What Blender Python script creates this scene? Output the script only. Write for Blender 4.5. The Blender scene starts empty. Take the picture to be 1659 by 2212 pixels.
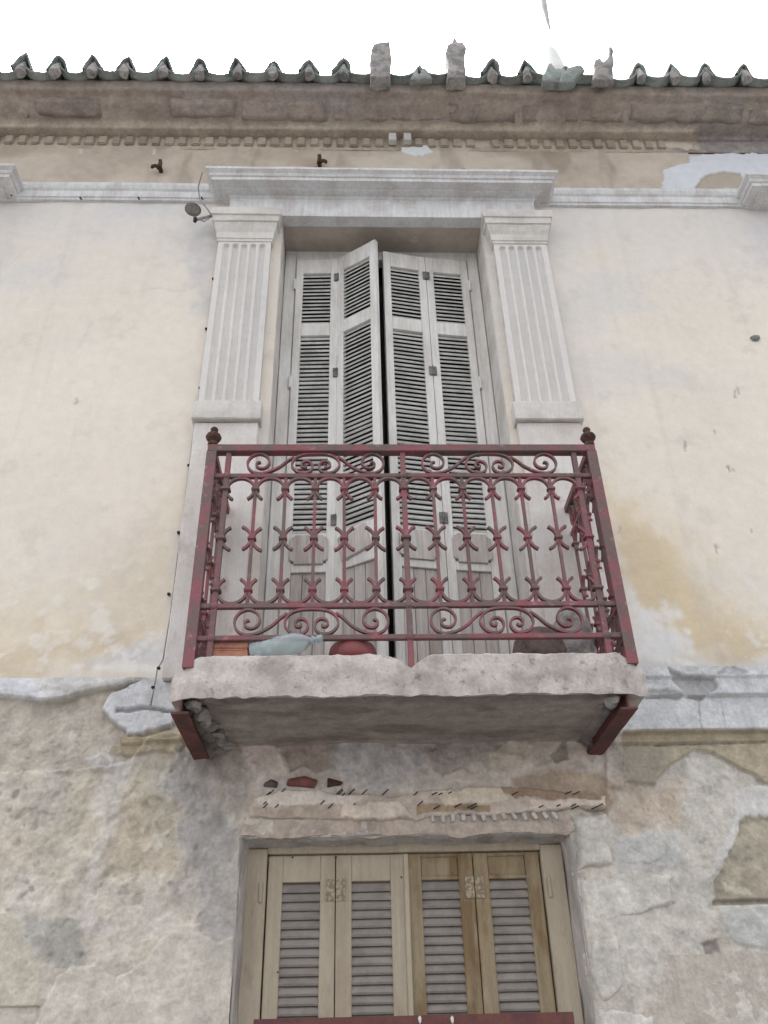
import bpy, bmesh, math, random
import numpy as np
from mathutils import Vector, Matrix, noise as mnoise

random.seed(7)
R = math.radians
SC = bpy.context.scene
COL = SC.collection

# ------------------------------------------------------------------ camera
PW, PH, PF = 1659.0, 2212.0, 1850.0          # picture frame used for the bearings
def _n(v): return v / np.linalg.norm(v)
_up = _n(np.array([755 - PW/2, -1700 - PH/2, PF]))
_rt = np.array([52500 - PW/2, 1000 - PH/2, PF]); _rt = _n(_rt - _up*(_rt @ _up))
_fw = np.cross(_rt, -_up)
CM = np.array([_rt, _fw, _up])               # world = CM @ (right, down, forward)
CP = np.array([0.0, -4.0, 1.6])              # eye height, four metres from the wall
cam_d = bpy.data.cameras.new('camera')
cam = bpy.data.objects.new('camera', cam_d); COL.objects.link(cam)
_m = Matrix.Identity(4)
for i in range(3):
    _m[i][0] = CM[i][0]; _m[i][1] = -CM[i][1]; _m[i][2] = -CM[i][2]; _m[i][3] = CP[i]
cam.matrix_world = _m
cam_d.sensor_fit = 'VERTICAL'; cam_d.sensor_height = 36.0; cam_d.sensor_width = 27.0
cam_d.lens = 36.0*PF/PH
cam_d.clip_start = 0.05; cam_d.clip_end = 2000
SC.camera = cam

def un(x, y, Y=0.0):
    """picture bearing -> (x, z) on the vertical plane at depth Y"""
    d = CM @ np.array([x - PW/2, y - PH/2, PF]); t = (Y - CP[1])/d[1]
    p = CP + d*t
    return float(p[0]), float(p[2])

# ------------------------------------------------------------------ world, sun, exposure
w = bpy.data.worlds.new('World'); SC.world = w; w.use_nodes = True
nt = w.node_tree
bg = nt.nodes['Background']
sky = nt.nodes.new('ShaderNodeTexSky'); sky.sky_type = 'NISHITA'; sky.sun_disc = False
sky.sun_elevation = R(58); sky.sun_rotation = R(-20)
sky.air_density = 1.0; sky.dust_density = 6.0; sky.ozone_density = 1.0
bw = nt.nodes.new('ShaderNodeRGBToBW')
mx = nt.nodes.new('ShaderNodeMix'); mx.data_type = 'RGBA'; mx.inputs[0].default_value = 0.90
nt.links.new(sky.outputs[0], bw.inputs[0]); nt.links.new(sky.outputs[0], mx.inputs[6])
nt.links.new(bw.outputs[0], mx.inputs[7]); nt.links.new(mx.outputs[2], bg.inputs[0])
bg.inputs[1].default_value = 0.15
sun_d = bpy.data.lights.new('sun', 'SUN'); sun_d.energy = 0.8; sun_d.angle = R(40); sun_d.color = (1, .97, .93)
sun = bpy.data.objects.new('sun', sun_d); COL.objects.link(sun)
_sd = Vector((-math.sin(R(20))*math.cos(R(58)), math.cos(R(20))*math.cos(R(58)), math.sin(R(58))))
sun.rotation_euler = _sd.to_track_quat('Z', 'Y').to_euler(); sun.location = (-3, 8, 14)
VS = SC.view_settings
VS.view_transform = 'Standard'; VS.look = 'None'; VS.gamma = 1; VS.use_curve_mapping = False
VS.exposure = 2.58

# ------------------------------------------------------------------ helpers
def lin(c):
    c = np.asarray(c, float)/255.0
    return np.where(c <= .04045, c/12.92, ((c + .055)/1.055)**2.4)
def L3(r, g, b): return tuple(float(v) for v in lin((r, g, b)))

def mesh(name, v, f, smooth=False):
    m = bpy.data.meshes.new(name)
    m.from_pydata([tuple(p) for p in v], [], [tuple(q) for q in f]); m.update()
    if smooth:
        m.polygons.foreach_set('use_smooth', [True]*len(m.polygons))
    return m

def add(name, me, mat=None, parent=None, loc=(0, 0, 0), rot=(0, 0, 0), scale=(1, 1, 1)):
    o = bpy.data.objects.new(name, me); COL.objects.link(o)
    o.location = loc; o.rotation_euler = rot; o.scale = scale
    if mat is not None and me is not None and not me.materials:
        me.materials.append(mat)
    if parent is not None:
        o.parent = parent
    return o

def thing(name, label, cat, group=None, loc=(0, 0, 0)):
    o = bpy.data.objects.new(name, None); COL.objects.link(o); o.location = loc
    o.empty_display_size = .1
    tag(o, label, cat, group); return o

def tag(o, label, cat, group=None):
    o['label'] = label; o['category'] = cat
    if group: o['group'] = group
    return o

class MB:
    def __init__(s): s.v = []; s.f = []
    def box(s, x0, x1, y0, y1, z0, z1):
        b = len(s.v)
        s.v += [(x0,y0,z0),(x1,y0,z0),(x1,y1,z0),(x0,y1,z0),(x0,y0,z1),(x1,y0,z1),(x1,y1,z1),(x0,y1,z1)]
        s.f += [tuple(b+i for i in q) for q in ((0,3,2,1),(4,5,6,7),(0,1,5,4),(1,2,6,5),(2,3,7,6),(3,0,4,7))]
        return s
    def prism(s, pts, y0, y1):
        """closed outline in x/z, pushed from y0 (front) to y1"""
        b = len(s.v); n = len(pts)
        s.v += [(p[0], y0, p[1]) for p in pts] + [(p[0], y1, p[1]) for p in pts]
        s.f.append(tuple(b+i for i in range(n))); s.f.append(tuple(b+n+i for i in reversed(range(n))))
        for i in range(n):
            j = (i+1) % n; s.f.append((b+j, b+i, b+n+i, b+n+j))
        return s
    def flat(s, pts, t, d):
        """flat bar bent along a path in x/z: t thick in the plane, d deep in y"""
        P = [Vector(p) for p in pts]; n = len(P); b = len(s.v)
        for i in range(n):
            a = P[max(i-1, 0)]; c = P[min(i+1, n-1)]
            tn = (c-a).normalized(); nr = Vector((-tn.y, tn.x))*t/2
            for q, y in ((P[i]+nr, -d/2), (P[i]-nr, -d/2), (P[i]-nr, d/2), (P[i]+nr, d/2)):
                s.v.append((q.x, y, q.y))
        for i in range(n-1):
            k = b+4*i
            for e in range(4):
                g = (e+1) % 4; s.f.append((k+e, k+4+e, k+4+g, k+g))
        s.f.append((b, b+1, b+2, b+3)); e = b+4*(n-1); s.f.append((e+3, e+2, e+1, e))
        return s
    def tube(s, pts, r, n=8):
        P = [Vector(p) for p in pts]; b = len(s.v); m = len(P)
        rr = r if hasattr(r, '__len__') else [r]*m
        for i in range(m):
            tn = (P[min(i+1, m-1)]-P[max(i-1, 0)]).normalized()
            u = tn.cross(Vector((0, 0, 1)) if abs(tn.z) < .9 else Vector((1, 0, 0))).normalized(); v_ = tn.cross(u)
            for k in range(n):
                a = 2*math.pi*k/n; q = P[i]+(u*math.cos(a)+v_*math.sin(a))*rr[i]; s.v.append(tuple(q))
        for i in range(m-1):
            for k in range(n):
                j = (k+1) % n; s.f.append((b+i*n+k, b+i*n+j, b+(i+1)*n+j, b+(i+1)*n+k))
        s.f.append(tuple(b+k for k in reversed(range(n)))); s.f.append(tuple(b+(m-1)*n+k for k in range(n)))
        return s
    def lathe(s, prof, n=20, c=(0, 0, 0)):
        b = len(s.v); m = len(prof)
        for r, z in prof:
            for k in range(n):
                a = 2*math.pi*k/n; s.v.append((c[0]+r*math.cos(a), c[1]+r*math.sin(a), c[2]+z))
        for i in range(m-1):
            for k in range(n):
                j = (k+1) % n; s.f.append((b+i*n+k, b+i*n+j, b+(i+1)*n+j, b+(i+1)*n+k))
        s.f.append(tuple(b+k for k in reversed(range(n)))); s.f.append(tuple(b+(m-1)*n+k for k in range(n)))
        return s
    def cornice(s, prof, x0, x1, y0):
        """moulding with mitred returns; prof = [(projection, z)] from bottom to top, wall face at y0"""
        b = len(s.v); m = len(prof)
        for p, z in prof:
            s.v += [(x0-p, y0+.02, z), (x0-p, y0-p, z), (x1+p, y0-p, z), (x1+p, y0+.02, z)]
        for i in range(m-1):
            for e in range(3):
                k = b+4*i+e; s.f.append((k, k+1, k+5, k+4))
        s.f.append((b+3, b+2, b+1, b)); e = b+4*(m-1); s.f.append((e, e+1, e+2, e+3))
        return s
    def mesh(s, name, smooth=False, bevel=0.0, seg=1):
        me = mesh(name, s.v, s.f, smooth)
        if bevel:
            bm = bmesh.new(); bm.from_mesh(me)
            bmesh.ops.recalc_face_normals(bm, faces=bm.faces)
            ed = [e for e in bm.edges if len(e.link_faces) == 2 and e.calc_face_angle(0) > .5]
            bmesh.ops.bevel(bm, geom=ed, offset=bevel, segments=seg, affect='EDGES', clamp_overlap=True)
            bm.to_mesh(me); bm.free()
        return me

def rough_up(me, amp, scale, cuts=0, seed=0.0, maxlen=None):
    """knock a mesh about: subdivide long edges, push verts with noise"""
    bm = bmesh.new(); bm.from_mesh(me)
    bmesh.ops.recalc_face_normals(bm, faces=bm.faces)
    if maxlen:
        for _ in range(7):
            ed = [e for e in bm.edges if e.calc_length() > maxlen]
            if not ed: break
            bmesh.ops.subdivide_edges(bm, edges=ed, cuts=1, use_grid_fill=True)
    bmesh.ops.triangulate(bm, faces=[f for f in bm.faces if len(f.verts) > 4])
    for v in bm.verts:
        p = v.co*scale + Vector((seed, seed*1.7, seed*.3))
        v.co += mnoise.noise_vector(p)*amp + mnoise.noise_vector(p*3.1)*amp*.35
    bm.to_mesh(me); bm.free(); me.update()
    return me

# ---- value noise on arrays
def vnoise(x, y, seed=0):
    xi = np.floor(x).astype(np.int64); yi = np.floor(y).astype(np.int64)
    fx = x-xi; fy = y-yi; fx = fx*fx*(3-2*fx); fy = fy*fy*(3-2*fy)
    def h(a, b):
        n = (a*374761393 + b*668265263 + seed*974634777) & 0x7fffffff
        n = ((n ^ (n >> 13))*1274126177) & 0x7fffffff
        n = ((n ^ (n >> 16))*60493) & 0x7fffffff
        return (n & 0xffff)/65535.0
    a = h(xi, yi); b = h(xi+1, yi); c = h(xi, yi+1); d = h(xi+1, yi+1)
    return (a+(b-a)*fx)*(1-fy)+(c+(d-c)*fx)*fy
def fbm(x, y, f, o=4, seed=0, g=.5):
    r = 0; a = 1; t = 0
    for i in range(o):
        c, s_ = math.cos(.65+1.1*i), math.sin(.65+1.1*i)          # turn each octave so no line follows the grid
        r = r+a*vnoise((x*c-y*s_)*f+7.3*i, (x*s_+y*c)*f+3.1*i, seed+i*17); t += a; a *= g; f *= 2.03
    return r/t-.5
def sstep(a, b, x):
    t = np.clip((x-a)/(b-a), 0, 1); return t*t*(3-2*t)
def sdist(X, Z, poly):
    """signed distance, positive inside"""
    P = np.array(poly); n = len(P)
    ins = np.zeros(X.shape, bool); dm = np.full(X.shape, 1e9)
    for i in range(n):
        x1, y1 = P[i]; x2, y2 = P[(i+1) % n]
        if y1 != y2:
            c = ((y1 > Z) != (y2 > Z)) & (X < (x2-x1)*(Z-y1)/(y2-y1)+x1); ins ^= c
        dx, dy = x2-x1, y2-y1; q = dx*dx+dy*dy+1e-12
        t = np.clip(((X-x1)*dx+(Z-y1)*dy)/q, 0, 1)
        dm = np.minimum(dm, (X-x1-t*dx)**2+(Z-y1-t*dy)**2)
    return np.where(ins, 1, -1)*np.sqrt(dm)

class Field:
    """relief and paint of a wall, as functions of x and z"""
    def __init__(s, X, Z, col, amp=(.004, .0015), seed=0):
        s.X = X; s.Z = Z; s.seed = seed
        s.H = fbm(X, Z, 3.5, 4, seed)*amp[0]*2+fbm(X, Z, 28, 3, seed+5)*amp[1]*2
        s.C = np.empty(X.shape+(3,)); s.C[:] = lin(col)
        s.wx = fbm(X, Z, 9, 4, seed+40, .6); s.wz = fbm(X, Z, 9, 4, seed+80, .6)
        s.big = fbm(X, Z, 2.2, 4, seed+120); s.fine = fbm(X, Z, 16, 4, seed+160, .6)
    def px(s, pts, Y=0.0): return [un(a, b, Y) for a, b in pts]
    def mask(s, poly, soft=.004, warp=.05):
        P = np.array(poly); m = warp+soft*2+.02
        sub = (s.X > P[:, 0].min()-m) & (s.X < P[:, 0].max()+m) & (s.Z > P[:, 1].min()-m) & (s.Z < P[:, 1].max()+m)
        out = np.zeros(s.X.shape)
        if sub.any():
            d = sdist(s.X[sub]+s.wx[sub]*warp, s.Z[sub]+s.wz[sub]*warp, poly)
            out[sub] = sstep(-soft, soft, d)
        return out
    def zone(s, pts, col=None, h=None, soft=.004, warp=.05, a=1.0, var=0.0, world=False, add=False, Y=0.0, flat=0.0):
        m = s.mask(pts if world else s.px(pts, Y), soft, warp)
        if col is not None:
            k = (m*a)[..., None]
            c = lin(col)[None, None, :]*(1+var*(s.fine*1.4+s.big*.8))[..., None]
            s.C = s.C*(1-k)+c*k
        if h is not None:
            s.H = s.H*(1-m*flat)+m*h
        return m
    def tint(s, m, col, a=1.0):
        k = np.clip(m*a, 0, 1)[..., None]; s.C = s.C*(1-k)+lin(col)[None, None, :]*k

def grid_mesh(name, X, Y, Z, C, keep=None):
    nz, nx = X.shape
    idx = np.arange(nz*nx).reshape(nz, nx)
    q = np.stack([idx[:-1, :-1], idx[:-1, 1:], idx[1:, 1:], idx[1:, :-1]], -1)
    if keep is not None: q = q[keep]
    q = q.reshape(-1, 4)
    used = np.unique(q); re = np.full(nz*nx, -1); re[used] = np.arange(len(used)); q = re[q]
    co = np.stack([X, Y, Z], -1).reshape(-1, 3)[used]
    me = bpy.data.meshes.new(name)
    me.vertices.add(len(co)); me.vertices.foreach_set('co', co.astype(np.float32).ravel())
    me.loops.add(q.size); me.loops.foreach_set('vertex_index', q.astype(np.int32).ravel())
    me.polygons.add(len(q)); me.polygons.foreach_set('loop_start', np.arange(0, q.size, 4, dtype=np.int32))
    me.polygons.foreach_set('loop_total', np.full(len(q), 4, dtype=np.int32))
    me.update(calc_edges=True)
    at = me.attributes.new('Col', 'FLOAT_COLOR', 'POINT')
    c4 = np.ones((len(co), 4), np.float32); c4[:, :3] = np.clip(C.reshape(-1, 3)[used], 0, 1)
    at.data.foreach_set('color', c4.ravel())
    me.polygons.foreach_set('use_smooth', np.ones(len(q), bool))
    return me

# ------------------------------------------------------------------ materials
def _new(name):
    m = bpy.data.materials.new(name); m.use_nodes = True
    return m, m.node_tree.nodes, m.node_tree.links, m.node_tree.nodes['Principled BSDF']
def _noise(N, Lk, vec, scale, detail=4, rough=.6):
    n = N.new('ShaderNodeTexNoise'); n.inputs['Scale'].default_value = scale
    n.inputs['Detail'].default_value = detail; n.inputs['Roughness'].default_value = rough
    Lk.new(vec, n.inputs['Vector']); return n.outputs['Fac']
def _ramp(N, Lk, fac, a, b, ca=(0, 0, 0, 1), cb=(1, 1, 1, 1)):
    r = N.new('ShaderNodeValToRGB'); r.color_ramp.elements[0].position = a; r.color_ramp.elements[1].position = b
    r.color_ramp.elements[0].color = ca; r.color_ramp.elements[1].color = cb
    Lk.new(fac, r.inputs[0]); return r.outputs[0]
def _mix(N, Lk, fac, a, b, mode='MIX'):
    m = N.new('ShaderNodeMix'); m.data_type = 'RGBA'; m.blend_type = mode
    for sock, val in ((0, fac), (6, a), (7, b)):
        if hasattr(val, 'links'): Lk.new(val, m.inputs[sock])
        elif sock == 0: m.inputs[0].default_value = val
        else: m.inputs[sock].default_value = tuple(val)+((1,) if len(val) == 3 else ())
    return m.outputs[2]

def wall_mat(name, grain=60, bump=.35, var=.16, rough=.95):
    """plaster: colour from the mesh's paint attribute, fine mottling and grain on top"""
    m, N, Lk, P = _new(name)
    a = N.new('ShaderNodeAttribute'); a.attribute_name = 'Col'
    g = N.new('ShaderNodeNewGeometry'); pos = g.outputs['Position']
    f1 = _noise(N, Lk, pos, 14, 6, .65); f2 = _noise(N, Lk, pos, grain, 5, .7)
    d1 = _ramp(N, Lk, f1, .3, .7, (1-var,)*3+(1,), (1+var*.5,)*3+(1,))
    d2 = _ramp(N, Lk, f2, .25, .75, (1-var,)*3+(1,), (1+var*.5,)*3+(1,))
    c = _mix(N, Lk, 1.0, a.outputs['Color'], d1, 'MULTIPLY'); c = _mix(N, Lk, 1.0, c, d2, 'MULTIPLY')
    Lk.new(c, P.inputs['Base Color']); P.inputs['Roughness'].default_value = rough
    P.inputs['Specular IOR Level'].default_value = .15
    b = N.new('ShaderNodeBump'); b.inputs['Strength'].default_value = bump; b.inputs['Distance'].default_value = .006
    Lk.new(f2, b.inputs['Height']); Lk.new(b.outputs[0], P.inputs['Normal'])
    return m

def worn_mat(name, c1, c2, c3=None, scale=8, stretch=(1, 1, 1), cut=(.45, .6), cut3=(.6, .68), grain=90,
             bump=.3, rough=.85, spec=.2, var=.18, streak=0.0, metal=0.0, perobj=0.0):
    """two or three weathered tones split by noise, with mottling and relief"""
    m, N, Lk, P = _new(name)
    g = N.new('ShaderNodeNewGeometry'); mp = N.new('ShaderNodeMapping'); mp.inputs['Scale'].default_value = stretch
    Lk.new(g.outputs['Position'], mp.inputs[0]); v = mp.outputs[0]
    f = _ramp(N, Lk, _noise(N, Lk, v, scale, 6, .65), *cut)
    c = _mix(N, Lk, f, c1, c2)
    if c3 is not None:
        f3 = _ramp(N, Lk, _noise(N, Lk, v, scale*2.7, 6, .7), *cut3); c = _mix(N, Lk, f3, c, c3)
    gr = _noise(N, Lk, v, grain, 4, .7)
    c = _mix(N, Lk, 1.0, c, _ramp(N, Lk, gr, .25, .75, (1-var,)*3+(1,), (1+var*.5,)*3+(1,)), 'MULTIPLY')
    if streak:
        mp2 = N.new('ShaderNodeMapping'); mp2.inputs['Scale'].default_value = (1, 1, .06)
        Lk.new(g.outputs['Position'], mp2.inputs[0])
        c = _mix(N, Lk, 1.0, c, _ramp(N, Lk, _noise(N, Lk, mp2.outputs[0], 45, 4, .6), .3, .7, (1-streak,)*3+(1,), (1+streak*.3,)*3+(1,)), 'MULTIPLY')
    if perobj:
        oi = N.new('ShaderNodeObjectInfo')
        c = _mix(N, Lk, 1.0, c, _ramp(N, Lk, oi.outputs['Random'], 0, 1, (1-perobj,)*3+(1,), (1+perobj,)*3+(1,)), 'MULTIPLY')
    Lk.new(c, P.inputs['Base Color']); P.inputs['Roughness'].default_value = rough
    P.inputs['Specular IOR Level'].default_value = spec; P.inputs['Metallic'].default_value = metal
    b = N.new('ShaderNodeBump'); b.inputs['Strength'].default_value = bump; b.inputs['Distance'].default_value = .004
    Lk.new(gr, b.inputs['Height']); Lk.new(b.outputs[0], P.inputs['Normal'])
    return m

M = {}
M['wall'] = wall_mat('painted plaster', 70, .18, .06)
M['rubble'] = wall_mat('old render', 55, .7, .24)
M['eaves'] = wall_mat('soot-stained stone', 40, .6, .25)
M['trim'] = worn_mat('limewashed trim', L3(205, 201, 196), L3(188, 183, 177), L3(168, 164, 160), 5, cut3=(.6, .8), bump=.2, var=.1, streak=.08)
M['crown'] = worn_mat('weathered crown moulding', L3(208, 208, 208), L3(194, 190, 189), L3(172, 168, 168), 6, cut3=(.58, .78), bump=.3, var=.12, streak=.14)
M['shutter'] = worn_mat('weathered grey-white paint', L3(216, 213, 209), L3(200, 196, 191), L3(164, 156, 149), 6, (1, 1, .25), cut3=(.62, .8), bump=.3, var=.12, streak=.16)
M['slat'] = worn_mat('grey louvre paint', L3(192, 191, 188), L3(170, 168, 164), L3(135, 130, 126), 9, cut3=(.6, .8), bump=.2, var=.12, perobj=.10)
M['bare'] = worn_mat('bare door boards', L3(190, 183, 178), L3(168, 158, 152), L3(140, 130, 124), 5, (1, 1, .15), cut3=(.6, .8), bump=.3, var=.15, streak=.25)
M['tan'] = worn_mat('tan painted wood', L3(176, 164, 146), L3(164, 151, 133), L3(144, 131, 113), 6, (1, 1, .3), cut3=(.62, .8), bump=.25, var=.1, streak=.12)
M['brown'] = worn_mat('brown stained wood', L3(152, 137, 112), L3(130, 109, 82), L3(162, 149, 127), 7, (1, 1, .3), cut3=(.58, .75), bump=.3, var=.15, streak=.25)
M['tanslat'] = worn_mat('grey-tan louvre', L3(146, 139, 133), L3(134, 127, 121), None, 10, bump=.2, var=.1, perobj=.06)
M['dark'] = worn_mat('unlit room', (.04, .04, .042), (.05, .049, .047), None, 4)  # near-black colour stands in for the darkness of the interior
M['iron'] = worn_mat('faded red iron paint', L3(130, 74, 80), L3(102, 82, 79), L3(148, 110, 112), 9, cut=(.40, .56), cut3=(.58, .68), grain=110, bump=.4, rough=.6, spec=.4, var=.25, perobj=.12)
M['beam'] = worn_mat('rusty red beam', L3(104, 66, 63), L3(82, 60, 57), L3(74, 60, 57), 9, cut3=(.55, .7), bump=.5, rough=.8, var=.25)
M['rust'] = worn_mat('dark rust', L3(92, 66, 56), L3(62, 48, 44), None, 30, bump=.6, var=.3)
M['slab'] = worn_mat('weathered balcony stone', L3(196, 188, 182), L3(166, 157, 152), L3(134, 124, 118), 7, cut=(.4, .62), cut3=(.56, .68), grain=70, bump=.6, var=.22)
M['stone'] = worn_mat('pale limestone', L3(196, 192, 187), L3(182, 176, 169), L3(160, 153, 147), 9, cut3=(.58, .75), grain=60, bump=.6, var=.18, perobj=.05)
M['eavestone'] = worn_mat('grimy eaves slab', L3(160, 148, 138), L3(136, 126, 120), L3(168, 154, 140), 6, cut3=(.58, .75), grain=45, bump=.7, var=.25, perobj=.10)
M['ochre'] = worn_mat('ochre dentil paint', L3(168, 155, 140), L3(150, 138, 124), None, 5, bump=.4, var=.15, perobj=.12)
M['tile'] = worn_mat('lichened clay tile', L3(152, 150, 146), L3(124, 126, 126), L3(128, 154, 146), 9, cut3=(.48, .64), grain=55, bump=.8, var=.3, perobj=.18)
M['mortar'] = worn_mat('tile mortar', L3(160, 154, 150), L3(120, 118, 118), L3(126, 146, 134), 12, cut3=(.55, .7), grain=60, bump=.9, var=.3, perobj=.15)
M['lintel'] = worn_mat('bare timber lintel', L3(188, 172, 158), L3(166, 148, 132), L3(138, 118, 100), 7, (.3, 1, 2.5), cut3=(.55, .75), grain=60, bump=.7, var=.22)
M['brick'] = worn_mat('red brick', L3(142, 92, 88), L3(126, 84, 80), None, 20, bump=.6, var=.2)
M['clay'] = worn_mat('orange clay', L3(172, 124, 104), L3(150, 98, 88), None, 14, bump=.4, var=.2)
M['redpot'] = worn_mat('red glazed bowl', L3(126, 58, 60), L3(108, 54, 55), None, 12, bump=.1, rough=.45, spec=.5, var=.12)
M['pot'] = worn_mat('grimy brown pot', L3(120, 104, 98), L3(92, 80, 78), None, 12, bump=.5, var=.2)
M['cable'] = worn_mat('grey cable', L3(150, 150, 152), L3(126, 126, 128), None, 20, bump=.1)
M['black'] = worn_mat('dark clip', L3(58, 56, 56), L3(44, 42, 42), None, 20, bump=.1)
M['lamp'] = worn_mat('dull lamp enamel', L3(150, 146, 144), L3(124, 120, 118), None, 20, bump=.2, rough=.5)
M['mast'] = worn_mat('white mast paint', (.66, .66, .64), (.6, .6, .58), None, 4, bump=.05, var=.04)
M['asphalt'] = worn_mat('asphalt', (.09, .09, .09), (.07, .07, .072), None, 2, grain=60, bump=.6)
M['paving'] = worn_mat('paving', (.30, .29, .275), (.25, .24, .23), None, 3, grain=60, bump=.5)
def _glass():
    m, N, Lk, P = _new('clear pale plastic')
    P.inputs['Base Color'].default_value = (.62, .80, .84, 1); P.inputs['Roughness'].default_value = .12
    P.inputs['Transmission Weight'].default_value = .72; P.inputs['IOR'].default_value = 1.3
    P.inputs['Specular IOR Level'].default_value = .6
    g = N.new('ShaderNodeNewGeometry'); n = _noise(N, Lk, g.outputs['Position'], 40, 3)
    b = N.new('ShaderNodeBump'); b.inputs['Strength'].default_value = .08; Lk.new(n, b.inputs['Height']); Lk.new(b.outputs[0], P.inputs['Normal'])
    c = _ramp(N, Lk, n, .3, .7, (.70, .84, .87, 1), (.82, .91, .93, 1)); Lk.new(c, P.inputs['Base Color'])
    return m
M['plastic'] = _glass()

# ------------------------------------------------------------------ ground
g = add('street', MB().box(-400, 400, -400, -2.2, -.5, 0).mesh('street'), M['asphalt']); g['kind'] = 'structure'
g = add('pavement', MB().box(-60, 60, -2.2, .6, -.5, .13).mesh('pavement'), M['paving']); g['kind'] = 'structure'

# ------------------------------------------------------------------ the house
HOUSE = thing('house', 'weathered two-storey house front with peeling cream plaster and clay tile eaves', 'house')
XL, XR = -4.2, 4.7
DOOR = (-.495, .93, 3.06, 6.73)              # balcony door opening
WIN = (-.50, .975, .95, 2.50)                # ground floor window opening

# ---- upper wall: painted plaster with damp stains
def upper_wall():
    st = .010
    xs = np.arange(XL, XR+st, st); zs = np.arange(3.245, 7.80, st)
    # snap grid lines to the door opening
    for v in DOOR[:2]: xs[np.abs(xs-v).argmin()] = v
    zs[np.abs(zs-DOOR[3]).argmin()] = DOOR[3]
    X, Z = np.meshgrid(xs, zs)
    F = Field(X, Z, (217, 208, 196), (.006, .0008), 3)
    F.C *= (1+.10*F.big+.05*fbm(X, Z, .7, 3, 8)+.03*F.fine)[..., None]
    top = sstep(5.6, 6.9, Z)
    F.tint(top*(.5+1.2*F.big), (192, 192, 195), .75)
    F.tint(sstep(.0,.3,fbm(X*.7, Z*1.5, 1.3, 5, 18)), (196, 195, 196), .5)
    def stain_or_shade(pts, col, soft, a, warp=.35):
        F.zone(pts, col, None, soft, warp, a, .12)
    # right: ochre damp, white salts beneath
    stain_or_shade([(1290,1040),(1330,1060),(1480,1170),(1560,1290),(1680,1330),(1680,1450),(1560,1440),(1430,1360),(1340,1290)], (206,190,162), .18, .7)
    stain_or_shade([(1310,1120),(1380,1130),(1480,1240),(1560,1330),(1680,1390),(1680,1430),(1520,1400),(1400,1330),(1345,1260)], (196,176,142), .11, .5)
    stain_or_shade([(1345,1290),(1400,1310),(1450,1350),(1490,1440),(1380,1460)], (216,215,214), .06, .85, .4)
    stain_or_shade([(1380,1425),(1500,1420),(1680,1425),(1680,1455),(1380,1455)], (206,202,198), .03, .7, .12)
    # left: broad faint ochre rising from the string course
    stain_or_shade([(-40,1250),(150,1300),(330,1130),(385,1050),(380,1330),(300,1390),(150,1420),(-40,1420)], (212,199,178), .24, .7)
    stain_or_shade([(-40,1380),(130,1380),(280,1340),(330,1350),(280,1400),(140,1440),(-40,1440)], (196,178,150), .09, .65)
    stain_or_shade([(180,1430),(250,1400),(330,1370),(360,1420),(340,1450)], (200,200,200), .05, .8, .2)
    stain_or_shade([(200,1436),(280,1428),(345,1440),(345,1452),(200,1450)], (222,218,212), .015, .9, .1)
    # greyer wall by the lamp; shadow under the outer crowns painted into the colour
    stain_or_shade([(395,470),(465,470),(465,700),(430,650),(405,560)], (182,182,186), .1, .6)
    stain_or_shade([(-20,440),(60,440),(30,560),(-20,600)], (188,186,186), .1, .4)
    stain_or_shade([(1600,450),(1690,450),(1690,620),(1640,560)], (186,184,186), .1, .45)
    for k in range(16):                      # small scuffs and pits
        px, py = random.choice([(1450,720),(1475,960),(1545,935),(1580,1010),(1618,1140),(1540,1180),(1600,830),(1335,1140),(1590,840),(160,860),(260,780),(90,980)])
        px += random.uniform(-8, 8); py += random.uniform(-8, 8); l = random.uniform(6, 20)
        F.zone([(px,py),(px+4,py),(px+8,py+l),(px+4,py+l)], (158,152,146), -.004, .004, .03, .7, add=True)
    def crack(pts, wd=.0035, col=(166,158,150)):
        w_ = [(un(a, b)) for a, b in pts]
        for (xa, za), (xb, zb) in zip(w_[:-1], w_[1:]):
            dx, dz = xb-xa, zb-za; l = math.hypot(dx, dz)+1e-6; nx, nz = -dz/l*wd, dx/l*wd
            F.zone([(xa+nx,za+nz),(xb+nx,zb+nz),(xb-nx,zb-nz),(xa-nx,za-nz)], col, -.004, .006, .05, .55, world=True, add=True)
    crack([(300,628),(345,622),(400,632)], .0025, (190,183,176))
    st_ = sstep(.08,.3,fbm(X*9, Z*.35, 1.6, 4, 19)); F.tint(st_*(Z < 7.0), (190,183,174), .20)
    gr_ = sstep(.12,.26,fbm(X, Z, 7, 5, 20, .65)); F.tint(gr_*(Z < 7.0), (196,188,178), .35)
    low_ = sstep(4.0, 3.3, Z+F.big*.8); bl = sstep(.05,.16,fbm(X, Z, 11, 5, 21, .65))*low_
    F.tint(bl, (222,218,213), .6); F.H += bl*.003
    # behind the railing the plaster is stained pink-grey and blistered
    F.zone([(400,1100),(590,1000),(590,1460),(380,1460)], (204,196,190), None, .1, .3, .6, .25)
    F.zone([(1080,1050),(1260,1050),(1360,1460),(1080,1460)], (206,202,204), None, .1, .3, .6, .25)
    # frieze above the moulding: dirty ochre
    fz = sstep(7.02, 7.06, Z)
    c = lin((178,166,152))[None,None,:]*(1+.4*F.big+.25*F.fine)[...,None]
    F.C = F.C*(1-fz[...,None])+c*fz[...,None]
    F.tint(fz*sstep(-.1,.3,F.big+fbm(X, Z*3, 1.1, 4, 77)), (194,183,170), .7)
    F.tint(fz*sstep(.0,.25,fbm(X, Z*2, 1.7, 4, 91)), (156,141,122), .5)
    F.zone([(868,318),(930,314),(936,330),(900,336),(866,328)], (210,213,213), .006, .006, .08, .95, add=True)
    for a_, b_ in ((642,310),(170,325),(330,325),(640,318)): F.zone([(a_,b_-6),(a_+6,b_-4),(a_+5,b_+8),(a_,b_+8)], (205,196,186), None, .006, .05, .7)
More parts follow.
